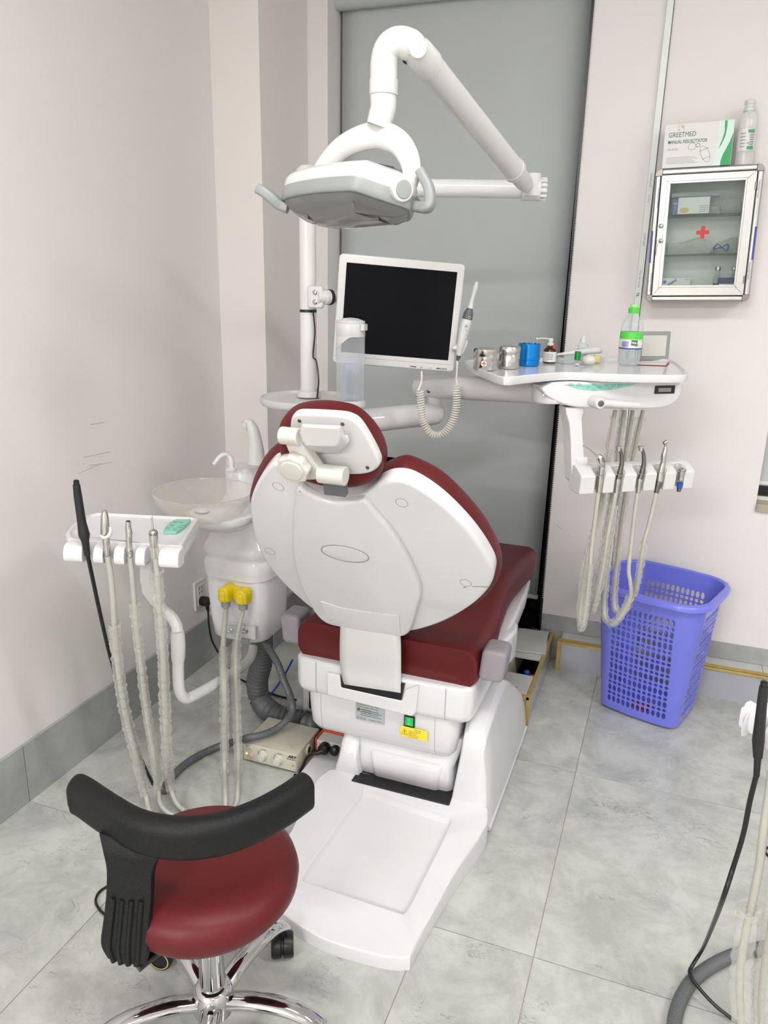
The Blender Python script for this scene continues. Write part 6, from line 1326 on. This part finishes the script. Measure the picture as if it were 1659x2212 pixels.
part('drawing', G().tube([FX(bw * .535, bh * .34, .0004), FX(bw * .665, bh * .42, .0004)], .0005, 4).tube([FX(bw * .585, bh * .16, .0004), FX(bw * .70, bh * .22, .0004)], .0005, 4), m_greent, t)
for dx, dy, r in ((.26, .93, .013), (.21, .86, .009)): part('logo_dot', G().slab(FX, ell(bw * dx, bh * dy, r * .36, r * .36, 14), .0001, .0004), m_tan, t)
part('logo_stroke', G().tube([FX(bw * .28, bh * .90, .0004), FX(bw * .285, bh * .84, .0004), FX(bw * .27, bh * .80, .0004)], .0004, 4), m_inkg, t)
part('logo_stroke', G().tube([FX(bw * .22, bh * .98, .0004), FX(bw * .20, bh * .94, .0004), FX(bw * .20, bh * .90, .0004)], .0004, 4), m_inkg, t)
c = FC.px(1606, 351, -.06); o_ = FC(c[0], bt_, -.06); r = FC.px(1632, 330, -.06)[0] - FC.px(1606, 330, -.06)[0]; h_ = FC.px(1612, 217, -.06)[1] - bt_
r = .030
t = thing('infusion_bottle', 'clear plastic infusion bottle with a white cap on top of the cabinet', 'bottle', o_)
part('body', G().lathe([(r * .85, 0), (r * .95, .003), (r * .95, h_ * .6), (r * .98, h_ * .68), (r * .8, h_ * .78), (r * .5, h_ * .83), (r * .45, h_ * .86)], o_, FC.y, 32), m_bot, t)
l_ = part('label_wrap', G().lathe([(r * .975, h_ * .22), (r * .975, h_ * .55)], o_, FC.y, 32, cap=False), m_paper, t)
part('cap', G().lathe([(r * .6, h_ * .83), (r * .6, h_ * .88), (r * .48, h_ * .9), (r * .48, h_ * .93), (r * .56, h_ * .94), (r * .56, h_ * .99), (r * .45, h_)], o_, FC.y, 28), m_wht2, t)
lf = Fr(o_ + FC.z * (r * .985), FC.x, FC.y)
for y in (.24, .49): part('label_band', G().slab(lf, [(r * .1, h_ * y), (r * .75, h_ * y), (r * .75, h_ * (y + .045)), (r * .1, h_ * (y + .045))], -.012, .0003), m_green, l_)
for k in range(5): part('label_line', G().box((r * .3, h_ * (.31 + .035 * k), -.006), (r * .75, h_ * (.316 + .035 * k), .0002), lf).box((-r * .6, h_ * (.28 + .05 * k), -.008), (-r * .1, h_ * (.286 + .05 * k), .0002), lf), m_inkg, l_)
part('label_mark', G().ring(lf, ell(r * .18, h_ * .33, .003, .003, 10), .0002, .0004, 4), m_inkg, l_)

# ================================================================ second treatment place: the part of its tray and hoses in view
zq = .93; oq = ZP(1592, 1528, zq); FQ = Fr(oq, (.78, -.62, 0), (.62, .78, 0))
s2_ = thing('assistant_tray', 'white assistant tray of a second unit, holding a black scaler handpiece', 'dental unit', FQ(.1, .06, -.05))
at2 = [(0, .012), (.004, .04), (.02, .075), (.05, .10), (.09, .11), (.30, .11), (.30, .036), (.04, .036), (.03, .012)]
at2 = [(p.x, p.y) for p in resample([(a, b, 0) for a, b in crom2(at2[:5], 3, False) + at2[5:]], 70)]
part('dish', G().pad(FQ, at2, -.045, 0, .012, .006), m_wht, s2_, sharp=50)
sq = FQ.px(1641, 1545)[0]
for x0, x1 in ((.0, sq - .017), (sq + .017, .30)):
    prof = [(.040, -.001), (.014, -.002), (.004, -.008), (-.003, -.022), (-.004, -.036), (.0, -.044), (.010, -.047), (.040, -.046)]
    secs_ = [(x0, 1), (x1, 1)] if x0 > .01 else [(x0 - .004, .35), (x0 + .004, .6), (x0 + .016, .9), (x1, 1)]
    part('lip_block', G().loft([[FQ(x, .04 + (y - .04) * k, -.001 + (z + .001) * k) for y, z in prof] for x, k in secs_]), m_wht, s2_, bevel=.004)
part('post', G().tube([FQ(.16, .06, -.045), FQ(.18, .10, -.3), FQ(.2, .2, -.6), FQ(.22, .3, -.9), FQ(.22, .3, -.9295)], .016, 14), m_enam, s2_)
Yq = FQ(sq, -.04, 0).y
t = thing('ultrasonic_scaler', 'black scaler handpiece with a long black cord in the second tray', 'dental handpiece', YP(1641, 1600, Yq))
part('handle', G().tube([YP(1650, 1482, Yq), YP(1648, 1500, Yq), YP(1643, 1550, Yq), YP(1638, 1600, Yq), YP(1637, 1636, Yq)], [.0062, .007, .0078, .009, .0068], 16).tube([YP(1651, 1473, Yq), YP(1650, 1484, Yq)], .0052, 14), m_rub, t)
part('bore', G().tube([YP(1651.1, 1472.8, Yq), YP(1651.2, 1471.5, Yq)], .0035, 12), m_blk, t)
part('collar', G().tube([YP(1637, 1634, Yq), YP(1634, 1676, Yq)], [.0055, .0045], 12), m_rub, t)
P = [YP(1634, 1674, Yq), YP(1620, 1730, Yq + .01), YP(1606, 1800, Yq + .02), YP(1585, 1870, Yq + .03), YP(1555, 1960, Yq + .04), ZP(1520, 2045, .12), ZP(1496, 2085, .05), ZP(1490, 2102, .0435), ZP(1505, 2128, .036), ZP(1545, 2172, .02), ZP(1590, 2208, .006), ZP(1640, 2250, .006)]
part('cable', G().tube(P, .0042, 10, k=6), m_blk, t)
P = [ZP(1700, 2035, .017), ZP(1645, 2048, .017), ZP(1590, 2062, .017), ZP(1540, 2085, .017), ZP(1495, 2120, .017), ZP(1468, 2165, .017), ZP(1456, 2215, .017), ZP(1460, 2280, .017)]
Q = resample(crom(P, 8), 260, False)
one('supply_hose', G().tube(Q, [.0155 + .0008 * sin(i * 2 * pi / 3) for i in range(260)], 12), m_duct, 'dark grey hose arching over the floor under the second tray', 'hose', sharp=80)
Yh = Yq + .01
t = thing('suction_hose', 'pale suction hose with a torn clear sleeve below the second tray', 'hose', ZP(1610, 2260, .01))
P = [YP(1667, 1665, Yh), YP(1662, 1710, Yh), YP(1650, 1790, Yh), YP(1640, 1870, Yh + .01), YP(1625, 1950, Yh + .02), YP(1608, 2030, Yh + .03), YP(1598, 2110, Yh + .04), YP(1600, 2190, Yh + .05), YP(1605, 2250, Yh + .06)]
part('hose', G().tube(P, .0068, 12, k=6), m_hose, t); film('sleeve', [YP(1618, 1962, Yh + .02), YP(1607, 2040, Yh + .03), YP(1600, 2110, Yh + .04), YP(1601, 2190, Yh + .05), YP(1606, 2245, Yh + .06)], .0155, t, rnd=.05, m=m_film2)
film('sleeve_end', [YP(1615, 1958, Yh + .02), YP(1612, 1968, Yh + .02), YP(1610, 1975, Yh + .02)], .0150, t, rnd=.2, m=m_film2)
t = thing('suction_hose', 'pale hose in a crinkled clear sleeve at the picture edge below the second tray', 'hose', ZP(1640, 2260, .01))
t['label'] = 'pale hose fully wrapped in crinkled clear sleeve below the second tray'
P = [YP(1690, 1700, Yh), YP(1680, 1800, Yh), YP(1672, 1950, Yh + .03), YP(1656, 2060, Yh + .07), YP(1645, 2140, Yh + .09), YP(1645, 2230, Yh + .11)]
part('hose', G().tube(P, .0062, 12, k=6), m_hose, t); film('sleeve', P[2:], .0125, t, rnd=.10, m=m_film2)
one('floor_cable', G().tube([ZP(1672, 1828, .004), ZP(1656, 1832, .004), ZP(1653, 1840, .004), ZP(1662, 1850, .004), ZP(1680, 1856, .004)], .0035, 8, k=5), m_blk, 'thin black cable loop on the floor under the second tray', 'cable')
